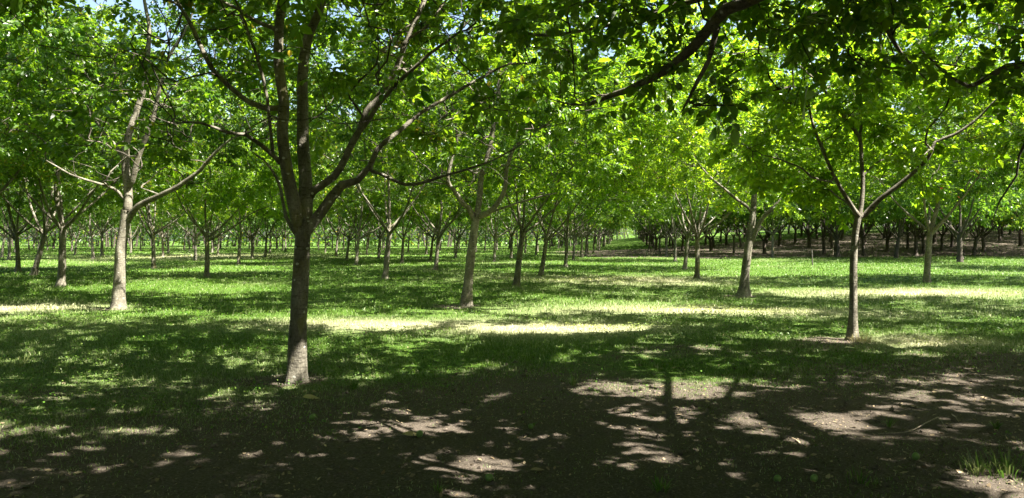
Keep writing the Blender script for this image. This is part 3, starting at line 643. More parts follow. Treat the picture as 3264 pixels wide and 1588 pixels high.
# (X, Y) of the foot in the photo, X of the trunk at its fork, kind, scale, label, group
measured = [
 (194, 915, 210, ('N', 0), 1.0, 'walnut tree with straight tan trunk, next left of the pale leaning one', LEFT),
 (107, 881, 144, ('M', 2), 1.0, 'walnut tree leaning right with white sunlit stripe on its trunk, near left edge', LEFT),
 (58, 865, 62, ('M', 3), .95, 'walnut tree with narrow dark trunk, just left of the leaning white striped one', LEFT),
 (28, 831, 36, ('M', 0), .95, 'thin walnut tree with pale middle, second trunk from the left edge', LEFT),
 (5, 822, 12, ('M', 2), .95, 'leftmost walnut trunk, leaning right at the very edge of the photo', LEFT),
 (297, 827, 292, ('M', 0), .95, 'small walnut tree with white sunlit trunk at left end of the bright strip', LEFT),
 (489, 859, 496, ('M', 3), 1.0, 'walnut tree with dark trunk and lit foot, first right of the pale leaning one', LEFT),
 (622, 832, 627, ('M', 1), 1.0, 'walnut tree with thick dark trunk right of the bright grass strip', LEFT),
 (659, 886, 668, ('N', 1), .95, 'walnut tree with wavy sun streak down its trunk, left of the large dark one', LEFT),
 (520, 818, 516, ('F', 0), 1.0, 'walnut tree with grey trunk peeking out right behind the dark one with lit foot', LEFT),
 (694, 814, 696, ('F', 0), 1.0, 'pale walnut trunk just right of the one with the wavy sun streak', LEFT),
 (760, 844, 762, ('M', 1), .95, 'walnut tree with white lit middle of the trunk, halfway to the large dark one', LEFT),
 (804, 824, 806, ('F', 1), 1.0, 'slim grey walnut tree, third small trunk left of the large dark one', LEFT),
 (846, 820, 850, ('F', 1), 1.0, 'slim upright walnut tree, second small trunk left of the large dark one', LEFT),
 (860, 808, 862, ('F', 0), .95, 'small bright walnut trunk nearest the left of the large dark one', LEFT),
 (448, 801, 448, ('F', 0), .9, 'thin pale tree standing in the bright strip of grass', LEFT),
 (604, 801, 603, ('F', 0), .9, 'thin pale far tree left of the thick dark trunk', LEFT),
 (239, 813, 243, ('F', 1), .95, 'thin grey far tree left of the white sunlit small one', LEFT),
 (1037, 806, 1040, ('F', 1), .95, 'small dark forked walnut tree nearest the right of the large dark one', MIDG),
 (1071, 818, 1075, ('F', 2), .95, 'slim walnut tree, second small trunk right of the large dark one', MIDG),
 (1105, 831, 1110, ('M', 3), .9, 'walnut tree with slim dark trunk, third right of the large dark one', MIDG),
 (1135, 846, 1142, ('M', 0), .95, 'grey walnut trunk leaning right, left neighbour of the sun patched one', MIDG),
 (1168, 813, 1174, ('F', 0), .95, 'pale lit small trunk between the leaning grey and the sun patched trees', MIDG),
 (1207, 825, 1208, ('F', 1), 1.0, 'thin straight trunk just left of the sun patched forked tree', MIDG),
 (1228, 890, 1238, ('M', 2), 1.0, 'walnut tree with V fork and white sun patch, left of the middle one', MIDG),
 (1281, 840, 1286, ('M', 1), .95, 'walnut tree with reddish slim trunk, right of the sun patched forked one', MIDG),
 (1358, 813, 1364, ('F', 2), .95, 'pale leaning small trunk among the trees left of the middle one', MIDG),
 (1372, 832, 1377, ('M', 3), .9, 'narrow brown trunk, second left of the smooth tan middle tree', MIDG),
 (1389, 862, 1398, ('M', 0), .95, 'walnut tree with grey trunk, nearest left of the smooth tan middle tree', MIDG),
 (1451, 824, 1464, ('F', 1), 1.0, 'small leaning trunk close behind the left of the middle tree', MIDG),
 (1575, 835, 1580, ('M', 2), .9, 'walnut trunk standing between the middle tree and its dark footed neighbour', MIDG),
 (1629, 824, 1632, ('F', 2), 1.0, 'thin trunk just left of the dark footed tree beside the middle one', MIDG),
 (1645, 915, 1664, ('N', 1), 1.0, 'walnut tree with dark foot and lit right edge, next right of the middle one', MIDG),
 (1724, 880, 1757, ('M', 1), 1.0, 'walnut tree leaning clearly to the right, beside the grassy alley', MIDG),
 (1802, 852, 1812, ('M', 0), .95, 'slim walnut tree next along the alley after the leaning one', MIDG),
 (1828, 828, 1830, ('M', 3), .9, 'walnut tree with lit edge, second after the leaning one along the alley', MIDG),
 (1853, 821, 1857, ('F', 0), 1.0, 'pale footed tree, third after the leaning one along the alley', MIDG),
 (1866, 817, 1868, ('F', 1), 1.0, 'dark tree touching the pale footed one along the alley', MIDG),
 (1891, 806, 1894, ('F', 0), .9, 'small pale forked tree at the end of the lit grass, left side of the alley', MIDG),
 (1708, 814, 1711, ('F', 1), .95, 'small far tree behind the clearly leaning one', MIDG),
 (2222, 890, 2232, ('M', 1), 1.0, 'walnut tree with tan trunk and right hand limb, first along the right of the alley', ALLEY),
 (2182, 859, 2196, ('M', 2), .9, 'leaning grey trunk, second along the right of the alley', ALLEY),
 (2152, 835, 2158, ('M', 3), .9, 'leaning dark trunk, third along the right of the alley', ALLEY),
 (2123, 818, 2125, ('F', 0), 1.0, 'trunk with pale right edge, fourth along the right of the alley', ALLEY),
 (2102, 812, 2104, ('F', 1), 1.0, 'dark slim trunk, fifth along the right of the alley', ALLEY),
 (2069, 805, 2070, ('F', 2), 1.0, 'dark trunk where the lit grass ends, sixth along the right of the alley', ALLEY),
 (2339, 809, 2340, ('F', 0), .9, 'thin bright sunlit trunk left of the thick tan two stemmed tree', ALLEY),
 (2463, 822, 2465, ('F', 2), .95, 'grey trunk right of the thick tan two stemmed tree', ALLEY),
 (2954, 905, 2957, ('N', 0), .95, 'walnut tree with lichen flecked grey trunk, right of the slender young one', HILL),
 (2626, 812, 2630, ('D', 1), .95, 'dark trunk on the brown bank just left of the slender young tree', HILL),
 (2856, 824, 2858, ('D', 1), 1.05, 'thick grey trunk between the slender young tree and the lichen flecked one', HILL),
 (2828, 805, 2834, ('D', 0), .95, 'dark forked tree left of the thick grey trunk on the brown bank', HILL),
 (2944, 808, 2946, ('D', 1), 1.0, 'dark trunk half hidden behind the left of the lichen flecked tree', HILL),
 (2978, 777, 2980, ('D', 0), 1.1, 'stout dark spreading tree just right of the lichen flecked trunk', HILL),
 (3001, 798, 3006, ('D', 1), .9, 'leaning dark slim tree on the bank left of the thick mid trunk', HILL),
 (3034, 787, 3036, ('D', 1), .9, 'small straight dark tree on the bank touching the left of the thick mid trunk', HILL),
 (3060, 837, 3062, ('D', 1), 1.15, 'thick dark mid trunk at the grass edge near the right side', HILL),
 (3103, 816, 3110, ('D', 1), 1.0, 'tree with pale lit V fork right of the thick mid trunk', HILL),
 (3136, 805, 3138, ('D', 1), .95, 'straight dark trunk just left of the hanging leaf spray', HILL),
 (3255, 785, 3250, ('D', 0), 1.1, 'dark tree on the brown slope at the right edge', HILL),
 (2893, 793, 2898, ('D', 1), .9, 'slim dark tree on the bank right of the thick grey trunk', HILL),
 (2651, 794, 2655, ('D', 1), .9, 'slim leaning dark tree higher on the bank left of the slender young one', HILL),
 (2267, 801, 2266, ('D', 0), 1.0, 'dark forked tree on the bank left of the thin bright trunk', HILL),
]
KINDS = {'N': NEARS, 'M': MIDS, 'F': FARS, 'D': DARKS}
feet = [main_base, bB, bC, bE, bF]
for X, Y, XT, (kk, ki), s, label, group in measured:
    x, y = gpos(X, Y)
    lean = math.atan2((XT - X) / F * y, 1.9) * 0.9
    K = KINDS[kk][ki]
    TR = K.put('walnut_tree' if group != HILL or kk == 'N' else 'orchard_tree', label, x, y, rng.uniform(0, 6.28), s * rng.uniform(.97, 1.03), group, lean=(lean, rng.uniform(-.03, .03)))
    if 'lichen flecked grey trunk' in label: TREE_G = TR
    feet.append((x, y))

# rows carried on into the distance, and the neighbours outside the frame that shade the foreground
def row_pos(k, j):
    u = -3.65 + 7.05 * k; v = 8.0 + 8.6 * j + (4.3 if k % 2 else 0)
    u += rng.uniform(-.35, .35); v += rng.uniform(-.5, .5)
    return u * .9883 + v * .1525, -u * .1525 + v * .9883
far_label = {'l': ('far walnut tree among the many slim trunks before the wood at left', 'far walnut trees before the wood at left'),
             'm': ('far walnut tree among the crowded small trunks left of the alley end', 'far walnut trees crowded left of the alley'),
             'r': ('far dark tree among the crowded trunks right of the alley', 'far dark trees crowded right of the alley'),
             'h': ('far dark tree high on the brown slope at right', 'far dark trees high on the slope'),
             'o': ('walnut tree standing outside the frame, shading the ground', 'walnut trees outside the frame')}
count = 0
cells = [(k, j, 0) for k in range(-18, 20) for j in range(-2, 26)] + [(k, j, e) for k in range(0, 14) for j in range(5, 14) for e in (1,)]
for k, j, extra in cells:
    if True:
        x, y = row_pos(k, j)
        if extra: x += 3.4; y += 4.4 - 3.6 * (extra - 1)
        if extra and not (60 < y < 112 and x / y > (0.19, 0.20, 0.36)[extra]): continue
        inside = y > 3 and abs(x) / max(y, .1) < (0.70 if y < 46 else 0.80)
        if inside:
            if y < 58 and not (x > 0 and y > 54): continue
            lim = 122 if x / y < 0.12 else 135
            if y > lim and abs(k - 0.5) > 2: continue
            if y > 215: continue
            if min((fx - x) ** 2 + (fy - y) ** 2 for fx, fy in feet) < (2.6 if extra else 4.2) ** 2: continue
            q = x / y
            z = 'l' if q < -0.22 else 'm' if q < 0.16 else 'r' if q < 0.42 else 'h'
            kind = FARS[rng.randrange(3)] if z in 'lm' and y < 110 else (FARS + DARKS)[rng.randrange(5)] if z in 'lm' else DARKS[rng.randrange(2)]
            s = rng.uniform(.9, 1.08)
        else:
            # outside: only the ring close enough to lean in or to throw shade here
            near_edge = y > 3 and abs(x) - 0.70 * y < 7.0 and y < 46
            close = -12 < y <= 14 and -8 < x < 20; shade = close or (-36 < y <= 16 and abs(x - 2) < 40)
            if not (near_edge or shade): continue
            if math.hypot(x, y) < 2.6 or (abs(x - bH[0]) < 3.8 and abs(y - bH[1]) < 3.8): continue
            if min((fx - x) ** 2 + (fy - y) ** 2 for fx, fy in feet) < 4.2 ** 2: continue
            z = 'o'; kind = SHADY[0] if close else MIDS[rng.randrange(4)] if near_edge else FARS[rng.randrange(3)]; s = rng.uniform(.96, 1.06) * (1.15 if math.hypot(x, y) < 7 else 1)
        lab, grp = far_label[z]
        kind.put('walnut_tree' if z in 'lmo' else 'orchard_tree', lab, x, y, rng.uniform(0, 6.28), s, grp, lean=(rng.uniform(-.05, .05), rng.uniform(-.03, .03)))
        feet.append((x, y)); count += 1
print('grid trees', count, 'all', len(feet))

# ------------------------------------------------------------------ ground
def soil(x, y):
    """1 where the ground is bare earth"""
    n = (fbm(x, y, 0.45, 21, 3) - 0.5) * 5.0
    front = sstep(2.6, -3.0, y - (8.4 + 0.30 * x) + n * 1.1)
    corner = sstep(0.5, 1.4, x - 2.55 - 0.2 * (y - 4)) * sstep(6.2, 5.2, y)
    front = front * (1 - 0.75 * corner)
    bank = sstep(57, 64, y + n) * sstep(102, 92, y + n - 0.1 * x) * sstep(2, 9, x + n * .6) * 0.72
    foot = 0
    for fx, fy in feet[:5]:
        foot = np.maximum(foot, 0.85 * sstep(0.75, 0.15, np.hypot((x - fx + 0.25), (y - fy)) + (fbm(x, y, 2.5, 3, 2) - .5) * 0.6))
    return np.clip(np.maximum(np.maximum(front, bank), foot), 0, 1)

def dry(x, y):  # dry patches by noise, plus sun pools painted in as pale straw
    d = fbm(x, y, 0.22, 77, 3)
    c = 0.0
    for (X0, Y0, rx, ry) in ((0.9, 13.1, 2.4, 1.0), (4.6, 16.2, 3.6, 1.1), (-10.8, 16.6, 1.6, 1.2), (-2.5, 13.5, 2.5, .9), (6.4, 11.3, 1.2, .8), (4, 29, 5, 3), (12, 22, 4, 2), (-27, 66, 9, 10)):  # ellipses over the sun pools: dry grass with sunlight put into its colour
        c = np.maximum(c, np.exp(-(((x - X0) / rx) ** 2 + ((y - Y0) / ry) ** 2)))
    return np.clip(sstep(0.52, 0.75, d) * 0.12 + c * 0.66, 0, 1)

xs = np.concatenate([-np.geomspace(12, 320, 60)[::-1], np.linspace(-11.8, 11.8, 150), np.geomspace(12, 320, 60)])
ys = np.concatenate([np.linspace(-60, 1.8, 30), np.linspace(2, 26, 200), np.geomspace(26.3, 420, 130)])
GX, GY = np.meshgrid(xs, ys); GZ = gz(GX, GY)
v = np.stack([GX, GY, GZ], -1).reshape(-1, 3); nx, ny = len(xs), len(ys)
i = (np.arange(ny - 1)[:, None] * nx + np.arange(nx - 1)[None]).reshape(-1, 1)
q = np.concatenate([i, i + 1, i + nx + 1, i + nx], 1)
gm, nt, out = newmat('earth_and_turf')
at = N(nt, 'ShaderNodeAttribute', attribute_name='soil'); ad = N(nt, 'ShaderNodeAttribute', attribute_name='dry')
tc = N(nt, 'ShaderNodeTexCoord')
n1 = N(nt, 'ShaderNodeTexNoise', Scale=2.5, Detail=8.0, Roughness=0.7); nt.links.new(tc.outputs['Object'], n1.inputs['Vector'])
n2 = N(nt, 'ShaderNodeTexNoise', Scale=55.0, Detail=5.0, Roughness=0.75); nt.links.new(tc.outputs['Object'], n2.inputs['Vector'])
n3 = N(nt, 'ShaderNodeTexNoise', Scale=9.0, Detail=6.0, Roughness=0.7); nt.links.new(tc.outputs['Object'], n3.inputs['Vector'])
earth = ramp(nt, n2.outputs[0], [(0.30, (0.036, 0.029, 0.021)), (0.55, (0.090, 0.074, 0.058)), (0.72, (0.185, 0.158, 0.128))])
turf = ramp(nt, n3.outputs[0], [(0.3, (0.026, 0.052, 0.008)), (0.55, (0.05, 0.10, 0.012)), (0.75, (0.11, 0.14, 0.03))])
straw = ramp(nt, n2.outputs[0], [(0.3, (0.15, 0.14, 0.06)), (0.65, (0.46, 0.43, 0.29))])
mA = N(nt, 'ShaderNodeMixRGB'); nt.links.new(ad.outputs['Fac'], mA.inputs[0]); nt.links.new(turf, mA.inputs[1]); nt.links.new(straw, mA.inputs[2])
sm = N(nt, 'ShaderNodeMath', operation='MULTIPLY_ADD'); nt.links.new(n1.outputs[0], sm.inputs[0]); sm.inputs[1].default_value = 0.8; nt.links.new(at.outputs['Fac'], sm.inputs[2])
sf = ramp(nt, sm.outputs[0], [(0.62, (0, 0, 0)), (0.95, (1, 1, 1))])
mB = N(nt, 'ShaderNodeMixRGB'); nt.links.new(sf, mB.inputs[0]); nt.links.new(mA.outputs[0], mB.inputs[1]); nt.links.new(earth, mB.inputs[2])
p = N(nt, 'ShaderNodeBsdfPrincipled', Roughness=0.95); p.inputs['Specular IOR Level'].default_value = 0.1
nt.links.new(mB.outputs[0], p.inputs['Base Color'])
hs = N(nt, 'ShaderNodeMath', operation='MULTIPLY_ADD'); nt.links.new(n3.outputs[0], hs.inputs[0]); hs.inputs[1].default_value = 1.6; nt.links.new(n2.outputs[0], hs.inputs[2])
b = N(nt, 'ShaderNodeBump', Strength=0.9, Distance=0.03); nt.links.new(hs.outputs[0], b.inputs['Height']); nt.links.new(b.outputs[0], p.inputs['Normal'])
nt.links.new(p.outputs[0], out.inputs['Surface'])
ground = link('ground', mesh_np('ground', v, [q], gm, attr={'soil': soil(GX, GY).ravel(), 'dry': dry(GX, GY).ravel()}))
ground['kind'] = 'structure'

# ------------------------------------------------------------------ grass, clover, litter
R = np.random.default_rng(8)
def scatter(n, d0, d1, ratio=0.80):
    d = np.sqrt(R.uniform(d0 ** 2, d1 ** 2, n)); return R.uniform(-1, 1, n) * (ratio * d + 0.6), d

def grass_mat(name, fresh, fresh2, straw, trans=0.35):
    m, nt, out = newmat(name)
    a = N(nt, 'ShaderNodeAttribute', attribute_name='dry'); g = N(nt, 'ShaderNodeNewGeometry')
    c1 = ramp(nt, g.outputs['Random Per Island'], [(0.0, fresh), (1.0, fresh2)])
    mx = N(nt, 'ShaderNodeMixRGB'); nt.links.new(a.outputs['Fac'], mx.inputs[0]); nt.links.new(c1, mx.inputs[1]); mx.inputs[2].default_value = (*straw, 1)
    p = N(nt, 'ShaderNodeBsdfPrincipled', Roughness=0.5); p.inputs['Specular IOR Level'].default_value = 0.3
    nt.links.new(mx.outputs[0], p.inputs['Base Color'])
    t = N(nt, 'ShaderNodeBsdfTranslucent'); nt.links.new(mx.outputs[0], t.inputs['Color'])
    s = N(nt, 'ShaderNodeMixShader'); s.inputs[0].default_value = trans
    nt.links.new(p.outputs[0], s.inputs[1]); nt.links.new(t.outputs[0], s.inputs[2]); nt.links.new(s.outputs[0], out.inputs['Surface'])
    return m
GRASS = grass_mat('grass_blade', (0.030, 0.088, 0.004), (0.098, 0.182, 0.008), (0.55, 0.51, 0.34))  # straw whitened so that the sun pools look overexposed
CLOVER = grass_mat('clover_leaf', (0.028, 0.090, 0.005), (0.084, 0.182, 0.012), (0.30, 0.31, 0.09))

def blades(x, y, h, w, lean=1.25):
    n = len(x); z = gz(x, y) - 0.004; a = R.uniform(0, 6.283, n); b = R.uniform(0, 6.283, n)
    base = np.stack([x, y, z], 1); s = np.stack([np.cos(a), np.sin(a), np.zeros(n)], 1) * (w * .5)[:, None]
    ld = np.stack([np.cos(b), np.sin(b), np.zeros(n)], 1); L = R.uniform(0.1, 1.0, n) * lean
    mid = base + ld * (h * L * .3)[:, None] + np.array([0, 0, 1.0]) * (h * .55)[:, None]
    tip = base + ld * (h * L)[:, None] + np.array([0, 0, 1.0]) * (h * (1 - .35 * L))[:, None]
    v = np.stack([base - s, base + s, mid + s * .8, mid - s * .8, tip], 1).reshape(-1, 3)
    i = np.arange(n)[:, None] * 5
    return v, np.concatenate([i, i + 1, i + 2, i + 3], 1), np.concatenate([i + 3, i + 2, i + 4], 1)

VV, QQ, TT, DD = [], [], [], []; off = 0
for n, d0, d1, h0, h1, w in ((110000, 3.4, 8.5, .02, .06, .0045), (150000, 8.5, 15, .03, .075, .007), (120000, 15, 30, .05, .11, .012), (90000, 30, 60, .06, .12, .026), (60000, 60, 128, .07, .14, .06)):
    x, y = scatter(n, d0, d1)
    s = soil(x, y); patch = fbm(x, y, 0.8, 41, 3)
    keep = R.random(n) < np.clip((1 - s) * (0.35 + 1.3 * sstep(0.3, 0.62, patch)), 0.0, 1) + 0.34 * s * sstep(.42, .66, fbm(x, y, 0.9, 43, 3))
    x, y, s = x[keep], y[keep], s[keep]
    hh = R.uniform(h0, h1, len(x)) * (0.65 + 0.8 * vnoise(x, y, 1.7, 3)) * (1 - .45 * s)
    v_, q_, t_ = blades(x, y, hh, w * R.uniform(.7, 1.3, len(x)))
    VV.append(v_); QQ.append(q_ + off); TT.append(t_ + off); off += len(v_)
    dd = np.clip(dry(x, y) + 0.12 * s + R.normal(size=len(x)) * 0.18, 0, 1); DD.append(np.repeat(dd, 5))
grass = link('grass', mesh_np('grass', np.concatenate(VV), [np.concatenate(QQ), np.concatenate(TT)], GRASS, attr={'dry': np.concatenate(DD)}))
grass['kind'] = 'stuff'; tag(grass, 'short green and straw coloured grass under the trees', 'grass')

VV, QQ, DD = [], [], []; off = 0
for n, d0, d1, sz in ((45000, 5, 12, .014), (100000, 12, 28, .019), (80000, 28, 60, .036), (40000, 60, 125, .085)):
    x, y = scatter(n, d0, d1); s = soil(x, y)
    keep = R.random(n) < (1 - s) * sstep(.42, .6, fbm(x, y, .55, 61, 3)); x, y = x[keep], y[keep]; m = len(x)
    c = np.stack([x, y, gz(x, y) + R.uniform(.02, .075, m)], 1)
    nn = np.array([0, 0, 1.0]) + R.normal(size=(m, 3)) * .45; nn /= np.linalg.norm(nn, axis=1, keepdims=True)
    a = np.cross(nn, R.normal(size=(m, 3))); a /= np.linalg.norm(a, axis=1, keepdims=True); bb = np.cross(nn, a)
    r = sz * R.uniform(.6, 1.2, (m, 1))
    v_ = np.stack([c - a * r, c - bb * r * .8, c + a * r, c + bb * r * .8], 1).reshape(-1, 3)
    i = np.arange(m)[:, None] * 4; QQ.append(np.concatenate([i, i + 1, i + 2, i + 3], 1) + off); off += len(v_); VV.append(v_)
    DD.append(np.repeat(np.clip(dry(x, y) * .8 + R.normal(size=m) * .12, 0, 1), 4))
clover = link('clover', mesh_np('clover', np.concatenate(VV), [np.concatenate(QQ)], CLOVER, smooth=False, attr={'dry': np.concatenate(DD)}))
clover['kind'] = 'stuff'; tag(clover, 'low clover and broad leaved herbs in the grass', 'ground cover')

LITTER = leaf_mat('litter', (0.10, 0.07, 0.04), (0.30, 0.24, 0.15), (0.1, 0.07, 0.03), (0.2, 0.15, 0.07), 0.1, spec=.2, rough=.8, yellow=.05, ycol=(.34, .30, .12))
x, y = scatter(26000, 3.3, 14); s = soil(x, y); keep = R.random(len(x)) < 0.15 + .85 * s; x, y = x[keep], y[keep]; m = len(x)
c = np.stack([x, y, gz(x, y) + R.uniform(.002, .012, m)], 1)
nn = np.array([0, 0, 1.0]) + R.normal(size=(m, 3)) * .35; nn /= np.linalg.norm(nn, axis=1, keepdims=True)
a = np.cross(nn, R.normal(size=(m, 3))); a /= np.linalg.norm(a, axis=1, keepdims=True); bb = np.cross(nn, a)
r = R.gamma(2.0, .0045, (m, 1)) + .002; r = np.where(R.random((m, 1)) < .035, R.uniform(.014, .034, (m, 1)), r); e = R.uniform(.15, .9, (m, 1))
v_ = np.stack([c - a * r, c - bb * r * e, c + a * r, c + bb * r * e], 1).reshape(-1, 3); i = np.arange(m)[:, None] * 4
lit = link('leaf_litter', mesh_np('leaf_litter', v_, [np.concatenate([i, i + 1, i + 2, i + 3], 1)], LITTER, smooth=False))
lit['kind'] = 'stuff'; tag(lit, 'crumbs of dead leaf and twig on the bare earth', 'leaf litter')

# clods and crumbs of soil
x, y = scatter(15000, 3.3, 13); s = soil(x, y); keep = R.random(len(x)) < s * (.25 + vnoise(x, y, 1.1, 55)); x, y = x[keep], y[keep]; m = len(x)
r = R.gamma(2.0, .0042, (m, 1)) + .003; c = np.stack([x, y, gz(x, y)], 1) + np.array([0, 0, .2]) * r
V6 = np.array([(1, 0, 0), (0, 1, 0), (-1, 0, 0), (0, -1, 0), (0, 0, .75), (0, 0, -.75)], float)
v_ = (c[:, None] + V6[None] * r[:, None] * R.uniform(.55, 1.35, (m, 6, 1)) + R.normal(size=(m, 6, 3)) * .2 * r[:, None]).reshape(-1, 3)
i = np.arange(m)[:, None] * 6
q_ = np.concatenate([np.concatenate([i + a_, i + (a_ + 1) % 4, i + b_], 1) if b_ == 4 else np.concatenate([i + (a_ + 1) % 4, i + a_, i + b_], 1) for a_ in range(4) for b_ in (4, 5)])
SOIL = plain_mat('clod', (0.10, 0.083, 0.066), .95, .1, (0.055, 0.045, 0.035), 30)
cl = link('soil_clods', mesh_np('soil_clods', v_, [q_], SOIL, smooth=False)); cl['kind'] = 'stuff'; tag(cl, 'loose crumbs and clods of dark soil on the bare earth', 'soil')

# ------------------------------------------------------------------ woodland that closes the view
n = 210000
th = R.uniform(-0.78, 0.80, n); rad = R.uniform(0, 1, n) ** 1.5 * 26
dist = np.where(th < 0.08, 138, 158) + 12 * (vnoise(th * 10, th * 0, 1.3, 5) - .5); gap = np.exp(-((th - 0.152) / 0.022) ** 2)
dist = dist + gap * 62 + rad
x = np.tan(th) * dist; y = dist.copy()
top = 10 + 5 * fbm(th * 60, rad * .2, .5, 9, 3); hz = R.uniform(0, 1, n) ** 0.8
under = fbm(x * .35, y * .35, .6, 15, 2)
keep = (fbm(x, y + hz * 9, .35, 19, 3) > .33)
x, y, hz, top = x[keep], y[keep], hz[keep], top[keep]; m = len(x)
c = np.stack([x, y, gz(x, y) + hz * top + .2], 1)
nn = R.normal(size=(m, 3)) * .7 + np.array([0, -.3, .8]); nn /= np.linalg.norm(nn, axis=1, keepdims=True)
a = np.cross(nn, R.normal(size=(m, 3))); a /= np.linalg.norm(a, axis=1, keepdims=True); bb = np.cross(nn, a)
r = R.uniform(.14, .36, (m, 1))
v_ = np.stack([c - a * r, c - bb * r * .6, c + a * r, c + bb * r * .6], 1).reshape(-1, 3); i = np.arange(m)[:, None] * 4
fl = np.concatenate([i, i + 1, i + 2, i + 3], 1)
T = Tubes()
for _ in range(330):
    t_ = R.uniform(-.76, .78); d_ = (136 if t_ < .08 else 156) + R.uniform(0, 18) + 62 * math.exp(-((t_ - .152) / .022) ** 2)
    x0, y0 = math.tan(t_) * d_, d_; l_ = R.normal(0, .5, 2); r_ = R.uniform(.07, .2)
    T.add([(x0, y0, float(gz(x0, y0)) - .1), (x0 + l_[0], y0 + l_[1] * .3, float(gz(x0, y0)) + 3.2), (x0 + 2.2 * l_[0], y0, float(gz(x0, y0)) + 8)], [r_, r_ * .8, r_ * .4], 5)
tv = np.concatenate(T.v); tq = np.concatenate(T.q) + len(v_)
wood = link('woodland', mesh_np('woodland', np.concatenate([v_, tv]), [fl, tq], [LEAF_FAR, BARK_DARK], smooth=False, midx=np.concatenate([np.zeros(len(fl)), np.ones(len(tq))])))
wood['kind'] = 'stuff'; tag(wood, 'leafy wood closing the view behind the orchard', 'woodland')

# ------------------------------------------------------------------ small things on the ground
NUT = plain_mat('green_husk', (0.12, 0.19, 0.04), .5, .3, (0.07, 0.13, 0.028), 60)
STICK = plain_mat('dead_wood', (0.26, 0.22, 0.165), .85, .2, (0.13, 0.11, 0.085), 60)
STAKE = plain_mat('dark_stake', (0.05, 0.045, 0.04), .8, .2, (0.09, 0.08, 0.07), 20)
STAKE_P = plain_mat('pale_stake', (0.42, 0.36, 0.26), .8, .2, (0.3, 0.26, 0.19), 20)
YLEAF = leaf_mat('fallen_leaf', (0.22, 0.19, 0.07), (0.30, 0.25, 0.11), (.2, .2, .05), (.3, .25, .08), .25, rough=.6)
RED = leaf_mat('red_leaf', (0.30, 0.045, 0.02), (0.38, 0.07, 0.03), (.3, .05, .02), (.4, .08, .03), .3)

def nut_mesh(name, r, seed, mat):
    g = np.random.default_rng(seed); nu, nv = 16, 10; V = []
    for i in range(nv + 1):
        ph = math.pi * i / nv
        for j in range(nu):
            a = 2 * math.pi * j / nu; rr = r * (1 + .02 * math.cos(2 * a) + .015 * g.normal())
            V.append((rr * math.sin(ph) * math.cos(a), rr * math.sin(ph) * math.sin(a), rr * 1.14 * math.cos(ph)))
    i = np.arange(nv)[:, None] * nu; j = np.arange(nu)[None]; k = (j + 1) % nu
    q = np.stack([i + j, i + nu + j, i + nu + k, i + k], -1).reshape(-1, 4)
    return np.array(V), q
def nut(X, Y, r, label, seed):
    x, y = gpos(X, Y); V, q = nut_mesh('walnut', r, seed, NUT); z = float(gz(x, y))
    t = thing('walnut', label, 'walnut', (x, y, z), 'green walnuts fallen on the ground')
    o = link('husk', mesh_np('husk', V, [q], NUT), t, (0, 0, r * .96)); o.rotation_euler = (1.2 + seed * .3, .2, seed)
    s = Tubes(); s.add([(0, 0, r * 1.08), (0.001, 0, r * 1.3), (.004, .002, r * 1.6)], [.004, .003, .0025], 6)
    link('stalk', s.mesh('stalk', STICK), o)
nut(996, 1344, .026, 'green walnut at the tip of a sunlit patch, right below the large dark tree', 1)
nut(1559, 1540, .026, 'green walnut lying in shade near the middle of the bottom edge', 2)
nut(1692, 1374, .023, 'green walnut beside a small upright weed leaf on dark earth', 3)
nut(2478, 1542, .024, 'pale green walnut, left one of two close together at lower right', 4)
nut(2595, 1542, .024, 'green walnut, right one of two close together at lower right', 5)
nut(2919, 1475, .026, 'green walnut below the forked dead twig in the right corner', 6)
nut(1338, 1402, .027, 'bright green walnut lying against a curled dry leaf in sunlight', 7)

def fallen(X, Y, L, label, rot, tilt, mat):
    x, y = gpos(X, Y); n = 9; V = []
    for i in range(n):
        t = i / (n - 1); w = .27 * L * math.sin(math.pi * min(1, t ** .85)) + .002
        for s in (-1, -.5, 0, .5, 1):
            V.append((L * (t - .5), w * s, .30 * L * (t - .5) ** 2 + abs(s) * w * .5 + .006))
    i = np.arange(n - 1)[:, None] * 5; j = np.arange(4)[None]
    q = np.stack([i + j, i + j + 1, i + j + 6, i + j + 5], -1).reshape(-1, 4)
    t = thing('fallen_leaf', label, 'leaf', (x, y, float(gz(x, y)) + .004), 'dry leaves lying on the ground')
    t.rotation_euler = (tilt, tilt * .5, rot)
    link('blade', mesh_np('blade', np.array(V), [q], mat), t)
    s = Tubes(); s.add([(-.5 * L, 0, .08 * L), (-.62 * L, .01 * L, .05 * L), (-.8 * L, .03 * L, .0)], [.0015, .0013, .001], 5)
    link('stalk', s.mesh('stalk', STICK), t)
fallen(1310, 1399, .14, 'curled yellow dry leaf in sunlight beside the bright green walnut', .2, .25, YLEAF)
fallen(990, 1280, .17, 'broad pale leaf lying in grass right of the large dark trunk', .5, .35, YLEAF)
fallen(1713, 1518, .10, 'dull flat leaf on dark earth near the bottom middle', .1, .05, LITTER)
fallen(2280, 1345, .08, 'small dry leaf on the shaded earth right of the shadow fork', 1.1, .2, LITTER)

